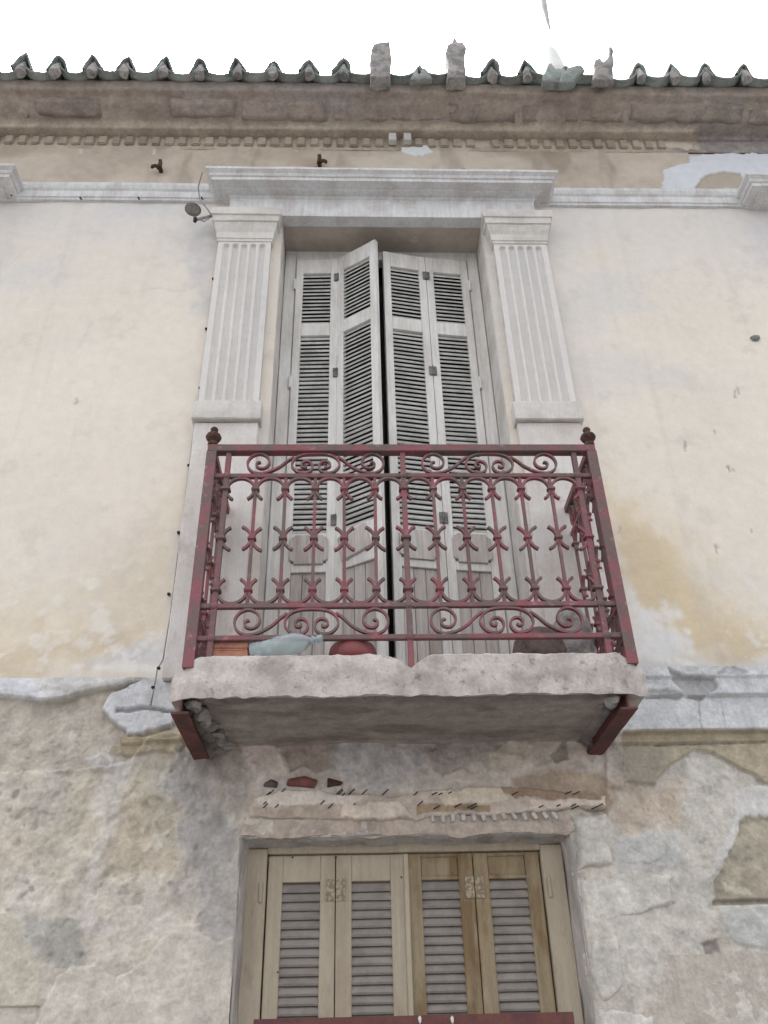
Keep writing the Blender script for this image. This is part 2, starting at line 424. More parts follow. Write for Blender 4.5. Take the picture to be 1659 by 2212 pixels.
    F.tint(fz*sstep(.1,.25,fbm(X*2.2, Z*.5, 2.5, 4, 97)), (128,114,98), .4)
    # right end: plaster gone, then pale patching
    F.zone([(1485,235),(1560,250),(1700,255),(1700,335),(1490,330)], (150,142,138), -.025, .006, .10, .95, .5, add=True)
    F.zone([(1490,338),(1700,330),(1700,412),(1425,412),(1435,370),(1490,355)], (202,205,210), .012, .006, .08, .95, .06, add=True)
    F.zone([(1500,408),(1520,385),(1560,372),(1600,378),(1625,410)], (168,156,142), -.012, .006, .06, .95, .1, add=True)
    F.H += fz*fbm(X, Z, 12, 4, 55)*.006
    cx = .5*(X[:-1,:-1]+X[1:,1:]); cz = .5*(Z[:-1,:-1]+Z[1:,1:])
    keep = ~((cx > DOOR[0]) & (cx < DOOR[1]) & (cz < DOOR[3]))
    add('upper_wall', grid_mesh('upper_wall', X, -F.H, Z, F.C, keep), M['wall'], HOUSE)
upper_wall()

# ---- lower wall and string course: one field, two parts
def lower_wall():
    st = .0072
    xs = np.arange(-2.9, 3.1, st); zs = np.arange(1.35, 3.262, st)
    xs[np.abs(xs-WIN[0]).argmin()] = WIN[0]; xs[np.abs(xs-WIN[1]).argmin()] = WIN[1]
    zs[np.abs(zs-WIN[3]).argmin()] = WIN[3]
    zsp = zs[np.abs(zs-2.945).argmin()]
    X, Z = np.meshgrid(xs, zs)
    F = Field(X, Z, (200,192,181), (.016, .0045), 11)
    F.H += fbm(X, Z, 55, 2, 13)*.006-np.abs(fbm(X, Z, 9, 4, 15))*.03
    F.C *= (1+.35*F.big+.22*F.fine)[...,None]
    F.tint(sstep(.02,.2,fbm(X, Z, 3, 5, 31, .6)), (170,166,162), .6)
    F.tint(sstep(.05,.2,fbm(X, Z, 2.2, 5, 37, .6)), (196,184,166), .5)
    F.tint(sstep(.08,.18,fbm(X, Z, 6, 5, 41, .65)), (206,200,192), .6)
    pit = sstep(.16,.26,fbm(X, Z, 22, 3, 43)); F.H -= pit*.005; F.tint(pit, (150,141,133), .5)
    right = sstep(.9, 1.3, X)
    F.tint(right*(.6+F.big), (204,201,195), .65)
    # --- left side
    F.zone([(-60,1495),(160,1495),(345,1455),(385,1560),(240,1655),(180,1662),(-60,1668)], (184,175,163), -.022, .004, .05, .8, .4, add=True)
    F.zone([(180,1640),(215,1625),(245,1640),(240,1668),(190,1668)], (190,187,186), .012, .006, .03, .9, .1, add=True)
    F.zone([(262,1592),(400,1590),(395,1606),(262,1608)], (168,153,124), .035, .003, .02, .9, .15, add=True)
    F.zone([(240,1608),(400,1606),(392,1628),(232,1628)], (166,152,126), .018, .003, .03, .8, .15, add=True)
    F.zone([(215,1660),(330,1640),(400,1700),(380,1850),(250,1900),(130,1870),(110,1720)], (192,180,160), None, .10, .35, .6, .3)
    F.zone([(270,1740),(330,1728),(390,1735),(380,1800),(360,1890),(235,1900),(225,1760)], (190,178,160), -.008, .012, .12, .6, .3, add=True)
    F.zone([(222,1620),(262,1630),(252,1760),(215,1900),(195,2010),(165,2010),(205,1800)], (206,200,194), .004, .03, .12, .7, .1, add=True)
    F.zone([(385,1640),(450,1650),(530,1790),(505,2060),(430,2080),(395,1900),(380,1760)], (162,158,156), .004, .06, .25, .75, .3, add=True)
    F.zone([(330,1800),(365,1790),(350,1830),(325,1835)], (214,206,194), .006, .006, .06, .7, .1, add=True)
    F.zone([(40,1980),(150,1990),(200,2080),(120,2110),(85,2060)], (170,166,160), -.008, .02, .12, .7, .4, add=True)
    F.zone([(123,2110),(159,2088),(203,2085),(253,2114),(275,2106),(326,2067),(351,2023),(391,2014),(427,2018),(470,2035),(505,2020),(505,2260),(55,2260),(92,2180)], (200,193,182), .016, .005, .05, .8, .15, add=True, flat=.5)
    F.zone([(-60,1970),(25,1975),(62,2040),(84,2100),(84,2178),(-60,2182)], (194,186,170), .010, .006, .05, .75, .15, add=True, flat=.5)
    F.zone([(-60,2178),(86,2176),(80,2188),(-60,2191)], (140,130,122), -.022, .003, .01, .8, add=True)
    # --- middle, under the slab
    F.zone([(420,1575),(1345,1570),(1330,1705),(540,1712),(430,1700)], (178,168,160), .0, .02, .1, .8, .3, add=True)
    F.zone([(503,1593),(576,1598),(603,1612),(619,1666),(562,1687),(533,1639)], (196,184,175), .010, .005, .04, .9, .15, add=True)
    F.zone([(603,1588),(735,1588),(735,1655),(690,1668),(654,1655),(627,1668),(612,1630)], (152,138,130), -.006, .005, .05, .9, .2, add=True)
    F.zone([(735,1590),(900,1600),(905,1700),(760,1700),(730,1660)], (172,168,167), .006, .03, .15, .8, .5, add=True)
    F.zone([(905,1600),(1060,1590),(1080,1610),(1010,1680),(960,1690),(920,1660)], (156,147,142), -.004, .02, .12, .8, .3, add=True)
    F.zone([(1064,1631),(1082,1613),(1131,1585),(1219,1585),(1278,1616),(1272,1646),(1128,1662),(1058,1675)], (190,179,168), .010, .005, .05, .9, .15, add=True)
    F.zone([(1187,1630),(1205,1612),(1222,1588),(1230,1640),(1202,1648)], (150,142,136), -.012, .004, .03, .9, add=True)
    F.zone([(960,1680),(1000,1660),(1040,1690),(1000,1702)], (196,184,174), .008, .005, .04, .8, add=True)
    F.zone([(1105,1680),(1199,1663),(1302,1669),(1325,1722),(1300,1760),(1120,1712)], (164,145,126), -.012, .01, .08, .8, .4, add=True)
    F.zone([(425,1640),(470,1630),(540,1660),(545,1720),(520,1770),(470,1720)], (172,163,156), .01, .02, .1, .7, .3, add=True)
    cm = F.mask(F.px([(430,1575),(1330,1570),(1320,1712),(545,1715)]), .05, .1); F.C *= (1+.40*cm)[...,None]  # paints bounce light into the wall colour to offset the slab's shadow
    # --- right side
    F.zone([(1345,1612),(1700,1606),(1700,1715),(1650,1690),(1590,1660),(1540,1625),(1500,1618),(1450,1650),(1415,1690),(1345,1690)], (172,159,136), .018, .004, .04, .85, .2, add=True, flat=.5)
    F.zone([(1345,1612),(1440,1612),(1440,1665),(1410,1695),(1340,1695)], (158,151,141), None, .05, .1, .7, .1)
    F.zone([(1300,1600),(1345,1600),(1345,1700),(1310,1700)], (188,178,168), .016, .004, .03, .8, .1, add=True)
    F.zone([(1300,1690),(1470,1690),(1490,1770),(1450,1795),(1330,1780)], (190,172,153), -.006, .05, .2, .7, .3, add=True)
    F.zone([(1584,1719),(1621,1698),(1700,1687),(1700,1766),(1617,1770),(1595,1803),(1566,1857),(1534,1882),(1516,1900),(1548,1846),(1588,1774)], (210,208,205), .006, .006, .07, .75, .1, add=True, flat=.6)
    F.zone([(1613,1770),(1700,1755),(1700,1945),(1541,1944),(1532,1900),(1566,1864),(1595,1810)], (168,158,140), -.006, .006, .10, .85, .5, add=True)
    F.zone([(1560,1900),(1620,1905),(1625,1925),(1555,1920)], (206,198,180), None, .006, .12, .7, .3)
    F.zone([(1541,1944),(1720,1940),(1720,1951),(1541,1955)], (136,128,116), -.018, .003, .01, .8, add=True)
    F.zone([(1548,1955),(1720,1951),(1720,2060),(1600,2040),(1566,1998)], (190,191,189), .006, .008, .08, .7, .15, add=True, flat=.5)
    F.zone([(1325,1812),(1462,1795),(1470,1868),(1335,1880)], (194,194,194), .012, .02, .06, .7, .2, add=True)
    F.zone([(1515,2033),(1555,2030),(1562,2060),(1530,2062)], (142,136,130), -.012, .006, .04, .8, .2, add=True)
    # --- window edge: broken arris
    # --- string course: sound on the right, ripped away on the left
    def mould(z, a, b): return sstep(a-.004, a+.004, z)*(1-sstep(b-.004, b+.004, z))
    rt = sstep(1.22, 1.24, X+F.wx*.03)
    sc_ = rt*(mould(Z, 2.948, 3.30)*.055+mould(Z, 3.118, 3.30)*.028+mould(Z, 3.205, 3.30)*.014+mould(Z, 2.90, 2.948)*.022)
    F.H = F.H*(1-.65*rt*mould(Z, 2.90, 3.30))+sc_
    mk = rt*mould(Z, 2.948, 3.30)
    F.C = F.C*(1-mk[...,None]*.92)+mk[...,None]*.92*lin((208,209,211))[None,None,:]*(1+.22*F.fine+.2*F.big)[...,None]
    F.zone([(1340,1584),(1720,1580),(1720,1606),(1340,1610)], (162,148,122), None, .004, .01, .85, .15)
    F.zone([(1465,1478),(1530,1478),(1540,1500),(1505,1522),(1470,1510),(1440,1480),(1430,1460)], (172,170,170), -.022, .005, .03, .9, .1, add=True)
    F.zone([(1390,1500),(1470,1510),(1460,1520),(1390,1516)], (176,176,178), -.012, .005, .04, .8, .1, add=True)
    F.zone([(1530,1470),(1560,1452),(1600,1470),(1580,1478)], (182,184,188), -.010, .005, .03, .8, add=True)
    for cx_ in (1497, 1548):
        F.zone([(cx_,1520),(cx_+2,1520),(cx_+9,1545),(cx_+11,1584),(cx_+9,1584),(cx_+7,1548)], (150,148,148), -.006, .003, .03, .9, add=True)
    for pts in ([(-60,1450),(300,1448),(352,1442),(335,1462),(300,1472),(250,1482),(160,1502),(95,1517),(60,1507),(-60,1499)],):
        F.zone(pts, (212,210,208), .030, .005, .03, .92, .1, add=True, flat=.75)
    F.zone([(-40,1455),(70,1460),(90,1515),(55,1505),(-40,1497)], (216,216,222), None, .02, .05, .8)
    F.zone([(325,1462),(372,1470),(388,1530),(375,1565),(330,1585),(285,1582),(240,1556),(222,1532),(240,1500),(290,1476)], (208,209,212), .022, .006, .07, .88, .12, add=True, flat=.75)
    F.zone([(255,1530),(300,1528),(380,1536),(380,1542),(300,1536),(255,1540)], (150,150,152), -.02, .003, .03, .8, add=True)
    cx = .5*(X[:-1,:-1]+X[1:,1:]); cz = .5*(Z[:-1,:-1]+Z[1:,1:])
    hole = (cx > WIN[0]) & (cx < WIN[1]) & (cz < WIN[3])
    low = cz < zsp
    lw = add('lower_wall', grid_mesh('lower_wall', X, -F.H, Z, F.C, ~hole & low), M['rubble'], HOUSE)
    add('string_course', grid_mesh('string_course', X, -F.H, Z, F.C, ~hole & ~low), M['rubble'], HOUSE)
    return lw
LOWER = lower_wall()

# plain continuation of the ground floor below and beside the frame
def coarse(name, x0, x1, z0, z1, col, hole=None):
    xs = np.linspace(x0, x1, max(2, int((x1-x0)/.06))); zs = np.linspace(z0, z1, max(2, int((z1-z0)/.06)))
    if hole:
        for v in hole[:2]: xs[np.abs(xs-v).argmin()] = v
        for v in hole[2:]: zs[np.abs(zs-v).argmin()] = v
    X, Z = np.meshgrid(xs, zs); F = Field(X, Z, col, (.010, .003), 23); F.C *= (1+.3*F.big+.2*F.fine)[...,None]
    keep = None
    if hole:
        cx = .5*(X[:-1,:-1]+X[1:,1:]); cz = .5*(Z[:-1,:-1]+Z[1:,1:])
        keep = ~((cx > hole[0]) & (cx < hole[1]) & (cz > hole[2]) & (cz < hole[3]))
    add(name, grid_mesh(name, X, -F.H, Z, F.C, keep), M['rubble'], HOUSE)
coarse('lower_wall', XL, -2.89, 0, 3.26, (190,182,170))
coarse('lower_wall', 3.09, XR, 0, 3.26, (190,184,176))
coarse('lower_wall', -2.9, 3.1, 0, 1.36, (188,180,170), (WIN[0], WIN[1], WIN[2], 2.0))
# the string course runs on past the carefully built stretch
mb = MB(); pf = [(.0,2.90),(.022,2.902),(.022,2.948),(.055,2.95),(.055,3.116),(.083,3.12),(.083,3.203),(.097,3.207),(.097,3.258),(.0,3.262)]
for xx in (3.09, XR): mb.v += [(xx, -p, z) for p, z in pf]
mb.f = [(k, k+len(pf), k+len(pf)+1, k+1) for k in range(len(pf)-1)]
add('string_course', rough_up(mb.mesh('string_course'), .004, 8, maxlen=.08), M['crown'], HOUSE)
# closed body behind the front so no light leaks in
mb = MB()
mb.box(XL, XR, 1.2, 1.25, 0, 8.2).box(XL, XL+.05, .06, 1.2, 0, 8.2).box(XR-.05, XR, .06, 1.2, 0, 8.2).box(XL, XR, .06, 1.2, 2.96, 3.04)
add('inner_wall', mb.mesh('inner_wall'), M['dark'], HOUSE)

# a brick, two dark hole fillers and stone blocks showing in the lower wall
def chunk(name, pts, mat, proud, depth, parent, rough=.004, bev=.008, seed=0):
    me = MB().prism([un(a, b) for a, b in reversed(pts)], -proud, depth).mesh(name, bevel=bev, seg=2)
    me = rough_up(me, rough, 9, seed=seed, maxlen=.05)
    me.polygons.foreach_set('use_smooth', [True]*len(me.polygons))
    return add(name, me, mat, parent)
chunk('brick', [(622,1683),(658,1677),(687,1685),(679,1703),(619,1698)], M['brick'], .012, .03, LOWER, .003, .004, 1)
chunk('brick', [(707,1681),(741,1690),(735,1697),(706,1702)], M['rust'], .012, .03, LOWER, .003, .003, 2)  # dark filler for a hole; the hole's shade is in its colour
chunk('brick', [(570,1692),(585,1683),(601,1690),(598,1703),(568,1700)], M['pot'], .010, .03, LOWER, .003, .003, 3)  # second hole filler, shade likewise put into the colour
def relief(name, pts, col, proud, parent, seed, soft=.020, warp=.05, rough=(.014,.006), zones=(), step=.006):
    """a stone or timber face standing proud of the wall, its edges running back into it"""
    P = np.array([un(a, b) for a, b in pts]); m = .04
    X, Z = np.meshgrid(np.arange(P[:,0].min()-m, P[:,0].max()+m, step), np.arange(P[:,1].min()-m, P[:,1].max()+m, step))
    F = Field(X, Z, col, rough, seed); F.C *= (1+.35*F.big+.35*F.fine)[...,None]
    for z_ in zones: F.zone(**z_)
    k = F.mask([tuple(p) for p in P], soft, warp)
    Y = -(F.H+proud+.03)*k+.03
    kc = (k[:-1,:-1]+k[1:,1:])*.5
    return add(name, grid_mesh(name, X, Y, Z, F.C, kc > .02), M['rubble'], parent)
W8 = (206,201,193)
relief('stone_block', [(1237,1761),(1309,1757),(1330,1871),(1246,1880)], W8, 0.007, LOWER, 4)
relief('stone_block', [(1252,1893),(1450,1890),(1446,1950),(1400,1975),(1335,1985),(1264,2003)], W8, 0.008, LOWER, 5, .014, .05)
relief('stone_block', [(1268,2023),(1338,2026),(1347,2132),(1300,2166),(1278,2117)], W8, 0.006, LOWER, 6, .014, .05)
relief('stone_block', [(1290,2182),(1420,2190),(1430,2300),(1296,2300)], W8, 0.005, LOWER, 7, .014, .05)
relief('stone_block', [(1345,1806),(1452,1797),(1462,1862),(1348,1874)], (198,195,190), 0.005, LOWER, 8, .016, .07)

# ---- reveals (sides and heads of the two openings)
def reveal(name, x0, x1, z0, z1, depth, mat, splay=.0, rough=.004, seed=1, front=-.004):
    mb = MB()
    def q(a, b, c, d):
        k = len(mb.v); mb.v += [a, b, c, d]; mb.f.append((k, k+1, k+2, k+3))
    q((x0,front,z0),(x0+splay,depth,z0),(x0+splay,depth,z1-splay),(x0,front,z1))
    q((x1-splay,depth,z0),(x1,front,z0),(x1,front,z1),(x1-splay,depth,z1-splay))
    q((x0,front,z1),(x0+splay,depth,z1-splay),(x1-splay,depth,z1-splay),(x1,front,z1))
    q((x0-.035,.04,z0),(x0,front,z0),(x0,front,z1),(x0-.035,.04,z1+.035))      # lip running back behind the wall face
    q((x1,front,z0),(x1+.035,.04,z0),(x1+.035,.04,z1+.035),(x1,front,z1))
    q((x0-.035,.04,z1+.035),(x0,front,z1),(x1,front,z1),(x1+.035,.04,z1+.035))
    me = mb.mesh(name)
    bm = bmesh.new(); bm.from_mesh(me); bmesh.ops.remove_doubles(bm, verts=bm.verts, dist=1e-5); bm.to_mesh(me); bm.free()
    me = rough_up(me, rough, 7, seed=seed, maxlen=.06)
    me.polygons.foreach_set('use_smooth', [True]*len(me.polygons))
    return add(name, me, mat, HOUSE)
reveal('door_reveal', DOOR[0], DOOR[1], 3.06, DOOR[3], .34, M['trim'], .0, .002)
M['dsoffit'] = worn_mat('brown-grey soffit render', L3(176,166,156), L3(158,148,138), L3(190,182,176), 3, cut3=(.6,.8), bump=.3, var=.1)  # soffit toned darker and browner than the jambs
add('door_soffit', rough_up(MB().box(DOOR[0]+.004, DOOR[1]-.004, -.06, .34, 6.719, 6.726).mesh('door_soffit'), .002, 6, maxlen=.08), M['dsoffit'], HOUSE)
M['reveal2'] = worn_mat('grey reveal render', L3(182,176,171), L3(152,146,142), L3(206,201,196), 7, (1,1,.35), cut3=(.58,.72), bump=.6, var=.2, streak=.15)
reveal('window_reveal', WIN[0], WIN[1], WIN[2], WIN[3], .16, M['reveal2'], .03, .014, 5)

# ---- long moulding with the crown over the door and its neighbours
def mould_run(name, x0, x1):
    prof = [(.0,6.93),(.02,6.935),(.022,6.955),(.03,6.96),(.032,7.02),(.045,7.035),(.055,7.06),(.058,7.085),(.0,7.095)]
    mb = MB(); b = 0; n = 40
    for i in range(n+1):
        x = x0+(x1-x0)*i/n
        for p, z in prof: mb.v.append((x, -p, z+.003*math.sin(x*3.1)))
    m = len(prof)
    for i in range(n):
        for k in range(m-1):
            a = i*m+k; mb.f.append((a, a+m, a+m+1, a+1))
    return add(name, rough_up(mb.mesh(name), .0015, 12, maxlen=.2), M['crown'], HOUSE)
mould_run('moulding', -2.55, -.92); mould_run('moulding', 1.36, 3.02)
CROWN = [(.07,6.712),(.07,6.90),(.078,6.905),(.082,6.925),(.13,6.93),(.135,6.945),(.195,6.95),(.195,6.995),(.205,7.0),(.212,7.03),(.235,7.055),(.235,7.085),(.0,7.11)]
CROWN = [(p, 6.93+(z-6.93)*.7 if z > 6.93 else z) for p, z in CROWN]
def crown(name, x0, x1, prof=CROWN):
    me = MB().cornice(prof, x0, x1, 0).mesh(name)
    me = rough_up(me, .003, 8, seed=x0, maxlen=.22)
    return add(name, me, M['crown'], HOUSE)
CR = crown('door_crown', -.805, 1.25)
SIDECROWN = [(p*1.0, z) for p, z in CROWN if z > 6.9]
crown('window_crown', -4.75+.2, -2.61, [(.06,6.93)]+SIDECROWN[1:]); crown('window_crown', 3.10, 4.75, [(.06,6.93)]+SIDECROWN[1:])
for i, px in enumerate((28, 176, 301, 437)):
    x, z = un(px, 430 if px > 100 else 425, -.02)
    add('nail', MB().tube([(x,0,z+.01),(x,-.05,z-.02)], .006, 6).mesh('nail'), M['black'], HOUSE)
# cracks of debris on the crown ledge
x, z = un(990, 366, -.2)
me = MB().prism([(x-.06,7.03),(x-.03,7.06),(x+.02,7.075),(x+.05,7.05),(x+.075,7.03)], -.235, -.12).mesh('rubble_lump', bevel=.01)
add('rubble_lump', rough_up(me, .008, 20, maxlen=.03), M['mortar'], CR)

# ---- fluted pilasters
def pilaster(x0, x1):
    zb, zt = 4.985, 6.455; pr = .06
    nf = 5; xs = np.linspace(x0, x1, 141); zs = np.unique(np.concatenate([np.linspace(zb, zb+.06, 10), np.linspace(zb+.06, zt-.08, 24), np.linspace(zt-.08, zt, 16)]))
    X, Z = np.meshgrid(xs, zs)
    w_ = x1-x0; m = .028; pitch = (w_-2*m)/nf; r = pitch*.35
    D = np.zeros(X.shape)
    for k in range(nf):
        c = x0+m+pitch*(k+.5); top = zt-.035-r; bot = zb+.0
        zz = np.clip(Z, bot, top); d = np.hypot(X-c, Z-zz)
        D = np.maximum(D, np.sqrt(np.clip(r*r-d*d, 0, None))*1.0)
    Y = -pr+D+fbm(X, Z, 5, 3, 9)*.003
    C = np.empty(X.shape+(3,)); C[:] = lin((206,202,198)); C *= (1+.12*fbm(X, Z*.4, 6, 4, 71))[...,None]
    t = sstep(0, .3, fbm(X*2, Z*.4, 3, 4, 72)); C = C*(1-.35*t[...,None])+lin((184,182,184))*.35*t[...,None]
    root = add('pilaster', grid_mesh('pilaster', X, Y, Z, C), M['wall'], HOUSE)
    mb = MB()
    mb.box(x0+.001, x0+.004, -pr+.004, .02, zb, zt).box(x1-.004, x1-.001, -pr+.004, .02, zb, zt)
    add('side', mb.mesh('side'), M['trim'], root)
    cap = [(.0,6.44),(.066,6.442),(.068,6.462),(.074,6.466),(.078,6.52),(.088,6.55),(.096,6.59),(.098,6.605),(.108,6.61),(.112,6.66),(.122,6.665),(.122,6.735),(.05,6.737)]
    add('capital', rough_up(MB().cornice(cap, x0+.06, x1-.06, 0).mesh('capital'), .002, 12, seed=x0, maxlen=.12), M['trim'], root)
    add('base_block', rough_up(MB().box(x0-.022, x1+.022, -.088, .02, 4.842, 4.984).mesh('base_block', bevel=.006), .003, 9, seed=x0+3, maxlen=.08), M['trim'], root)
    add('pedestal', rough_up(MB().box(x0-.005, x1+.005, -.056, .02, 3.24, 4.841).mesh('pedestal', bevel=.005), .004, 5, seed=x0+5, maxlen=.12), M['ped'], root)
M['ped'] = worn_mat('stained pedestal plaster', L3(208,203,199), L3(196,188,182), L3(176,162,156), 3.2, (1,1,.6), cut3=(.55,.75), bump=.3, var=.12, streak=.06)
pilaster(-.925, -.562); pilaster(.987, 1.358)

# ---- balcony door: timber frame, dark backing sheet for the unlit room, four louvred leaves
FR = M['shutter']
df = MB(); d0, d1 = DOOR[0], DOOR[1]
df.box(d0+.003, d0+.085, .25, .33, 3.07, 6.725).box(d1-.085, d1-.003, .25, .33, 3.07, 6.725).box(d0+.085, d1-.085, .25, .33, 6.635, 6.725)
add('door_frame', df.mesh('door_frame', bevel=.006), FR, HOUSE)
add('dark_backing', MB().box(d0-.05, d1+.05, .50, .52, 3.0, 6.8).mesh('dark_backing'), M['dark'], HOUSE)  # thin sheet, interior shade put into its colour

SLATS = {}
def slat_mesh(key, w_, depth, th, tilt):
    if key not in SLATS:
        c, s = math.cos(tilt), math.sin(tilt); v = []
        for x in (-w_/2, w_/2):
            for a, b in ((-depth/2,-th/2),(-depth/2+.004,th/2),(depth/2,th/2),(depth/2,-th/2)):
                v.append((x, a*c-b*s, a*s+b*c))
        f = [(0,1,2,3),(7,6,5,4)]+[(i,4+i,4+(i+1)%4,(i+1)%4) for i in range(4)]
        SLATS[key] = mesh('slat', v, f); SLATS[key].materials.append(M[key[0]])
    return SLATS[key]
def leaf(name, hinge, end, z0, z1, spans, panels, mats, pitch, slat_kw, th=.038, sw=.052, label=None):
    """a louvred leaf between two plan points; spans = louvre openings, panels = boarded openings"""
    (xa, ya), (xb, yb) = hinge, end
    w_ = math.hypot(xb-xa, yb-ya); ang = math.atan2(yb-ya, xb-xa)
    mb = MB(); mb.box(0, sw, -th/2, th/2, 0, z1-z0).box(w_-sw, w_, -th/2, th/2, 0, z1-z0)
    ops = sorted(spans+[(a, b) for a, b, _ in panels]); cur = z0
    for a, b in ops:
        if a > cur: mb.box(sw, w_-sw, -th/2+.001, th/2-.001, cur-z0, a-z0)
        cur = b
    if cur < z1: mb.box(sw, w_-sw, -th/2+.001, th/2-.001, cur-z0, z1-z0)
    o = add(name, mb.mesh(name, bevel=.003), mats[0], HOUSE, (xa, ya, z0), (0, 0, ang))
    if label: o['label'] = label
    sm = slat_mesh((mats[1], round(w_, 3)), w_-2*sw+.006, **slat_kw)
    for a, b in spans:
        n = int(round((b-a)/pitch)); p = (b-a)/n
        for k in range(n):
            add('slat', sm, None, o, (w_/2, random.uniform(-.001,.001), a-z0+(k+.5)*p), (random.uniform(-.05,.05), random.uniform(-.006,.006), 0))
    for a, b, kind in panels:
        if kind == 'boards':
            nb = 3; ww = (w_-2*sw)/nb
            for k in range(nb):
                add('board', MB().box(sw+ww*k+.0015, sw+ww*(k+1)-.0015, -.004+.001*k, .012, a-z0, b-z0).mesh('board', bevel=.002), M['bare'], o)
        elif kind == 'raised':
            x0, x1 = sw-.012, w_-sw+.012; za, zb = a-z0-.012, b-z0+.012; c = .028
            pts = [(x0+c,za),(x1-c,za),(x1-c,za+c*.6),(x1,za+c),(x1,zb-c),(x1-c,zb-c*.6),(x1-c,zb),(x0+c,zb),(x0+c,zb-c*.6),(x0,zb-c),(x0,za+c),(x0+c,za+c*.6)]
            add('raised_panel', MB().prism(pts, -th/2-.012, .01).mesh('raised_panel', bevel=.003), M['bare'], o)
        else:
            add('panel', MB().box(sw+.001, w_-sw-.001, -.008, .008, a-z0, b-z0).mesh('panel', bevel=.002), M[kind], o)
    return o
def hinge(parent, x, z, w_=.05, h=.075, mat='rust', y=-.024):
    mb = MB().box(x-w_/2, x-.003, y-.003, y+.008, z-h/2, z+h/2).box(x+.003, x+w_/2, y-.003, y+.008, z-h/2, z+h/2).tube([(x,y-.004,z-h/2),(x,y-.004,z+h/2)], .006, 6)
    add('hinge', mb.mesh('hinge'), M[mat], parent)
ZD0, ZD1 = 3.085, 6.615
sp = [(5.955, 6.465), (4.245, 5.84)]
pn = [(4.045, 4.215, 'raised'), (3.20, 3.985, 'boards')]
kw = dict(depth=.046, th=.009, tilt=R(-48)+math.pi)
kw = dict(depth=.046, th=.009, tilt=R(52))
A = (-.405, .255); Bx = (-.103, .245); Cx = (un(813, 520, .06)[0], .06)
Dx = (un(826, 548, .17)[0], .17); E_ = (.527, .225); G = (.838, .258)
MH = worn_mat('grey hinge', L3(120,118,118), L3(90,86,86), None, 30); M['hinge'] = MH
l1 = leaf('shutter', A, Bx, ZD0, ZD1, sp, pn, (FR, 'slat'), .0365, kw)
l2 = leaf('shutter', (Bx[0]+.006, Bx[1]-.004), Cx, ZD0, ZD1, sp, [(3.20, 3.985, 'boards')], (FR, 'slat'), .0365, kw, label='shutter leaf swung outward, second from left')
l3 = leaf('shutter', Dx, E_, ZD0, ZD1, sp, pn, (FR, 'slat'), .0365, kw)
l4 = leaf('shutter', (E_[0]+.004, E_[1]), G, ZD0, ZD1, sp, pn, (FR, 'slat'), .0365, kw)
# the raised panel of the swung leaf has dropped and hangs askew
add('raised_panel', MB().box(-.10, .10, -.034, -.012, -.085, .085).mesh('raised_panel', bevel=.006), M['bare'], l2, (.14, 0, 4.13-ZD0), (0, R(-12), 0))
for z in (6.41, 5.49, 4.33):
    hinge(l1, .300, z-ZD0, mat='hinge'); hinge(l4, -.002, z-ZD0, mat='hinge')
for z in (6.35, 5.42, 4.2):
    for x in (A[0]-.008, G[0]+.008):
        add('hinge', MB().tube([(x,.236,z-.05),(x,.236,z+.05)], .009, 8).mesh('hinge'), M['shutter'], HOUSE)
# bolt rod on the meeting edge
add('bolt_rod', MB().tube([(.19,.185,3.2),(.19,.185,5.1)], .006, 6).mesh('bolt_rod'), M['black'], HOUSE)

# ---- ground floor window: frame and four leaves
WY = .13
wx0, wx1 = -.485, .952
fm = MB().box(wx0, -.392, WY-.03, WY+.05, WIN[2], 2.475).box(.852, wx1, WY-.03, WY+.05, WIN[2], 2.475).box(-.392, .852, WY-.03, WY+.05, 2.452-.0, 2.535)
fm.box(-.392, .852, WY+.0, WY+.06, 2.43, 2.452)
WF = add('window_frame', rough_up(fm.mesh('window_frame', bevel=.005), .002, 6, maxlen=.15), M['tan'], HOUSE)
add('dark_backing', MB().box(-.6, 1.05, .42, .44, .9, 2.6).mesh('dark_backing'), M['dark'], HOUSE)
kw2 = dict(depth=.052, th=.009, tilt=R(56))
ws = [(1.42, 2.335)]; edges = [-.388, -.083, .236, .541, .848]
for i in range(4):
    right = i >= 2
    leaf('shutter', (edges[i]+.002, WY+.012), (edges[i+1]-.002, WY+.012), 1.0, 2.448, ws,
         [(2.352, 2.432, 'brown')] if right else [], (M['brown'] if right else M['tan'], 'tanslat'), .0362, kw2, sw=.066 if i != 1 else .07)
M['tin'] = worn_mat('patterned tin hinge', L3(168,155,136), L3(134,119,100), None, 70, cut=(.45,.52), bump=.4)
for x, z in ((edges[1], 2.30), (edges[3], 2.30), (edges[1], 1.6), (edges[3], 1.6)):
    add('hinge_plate', MB().box(x-.042, x-.002, WY-.012, WY-.0075, z-.045, z+.045).box(x+.002, x+.042, WY-.012, WY-.0075, z-.045, z+.045).mesh('hinge_plate'), M['tin'], HOUSE)
for x in (wx0+.072, wx1-.078):
    add('hinge', MB().tube([(x,WY-.034,2.25),(x,WY-.034,2.33)], .008, 8).mesh('hinge'), M['tan'], HOUSE)
add('meeting_strip', MB().box(.225, .247, WY-.02, WY-.0075, 1.0, 2.447).mesh('meeting_strip', bevel=.003), M['tan'], HOUSE)
for px, py in ((632,1852),(726,1852),(867,1895),(600,2100)):
    x, z = un(px, py, WY-.008)
    add('nail', MB().tube([(x,WY-.012,z),(x,WY+.0,z)], .004, 6).mesh('nail'), M['black'], WF)

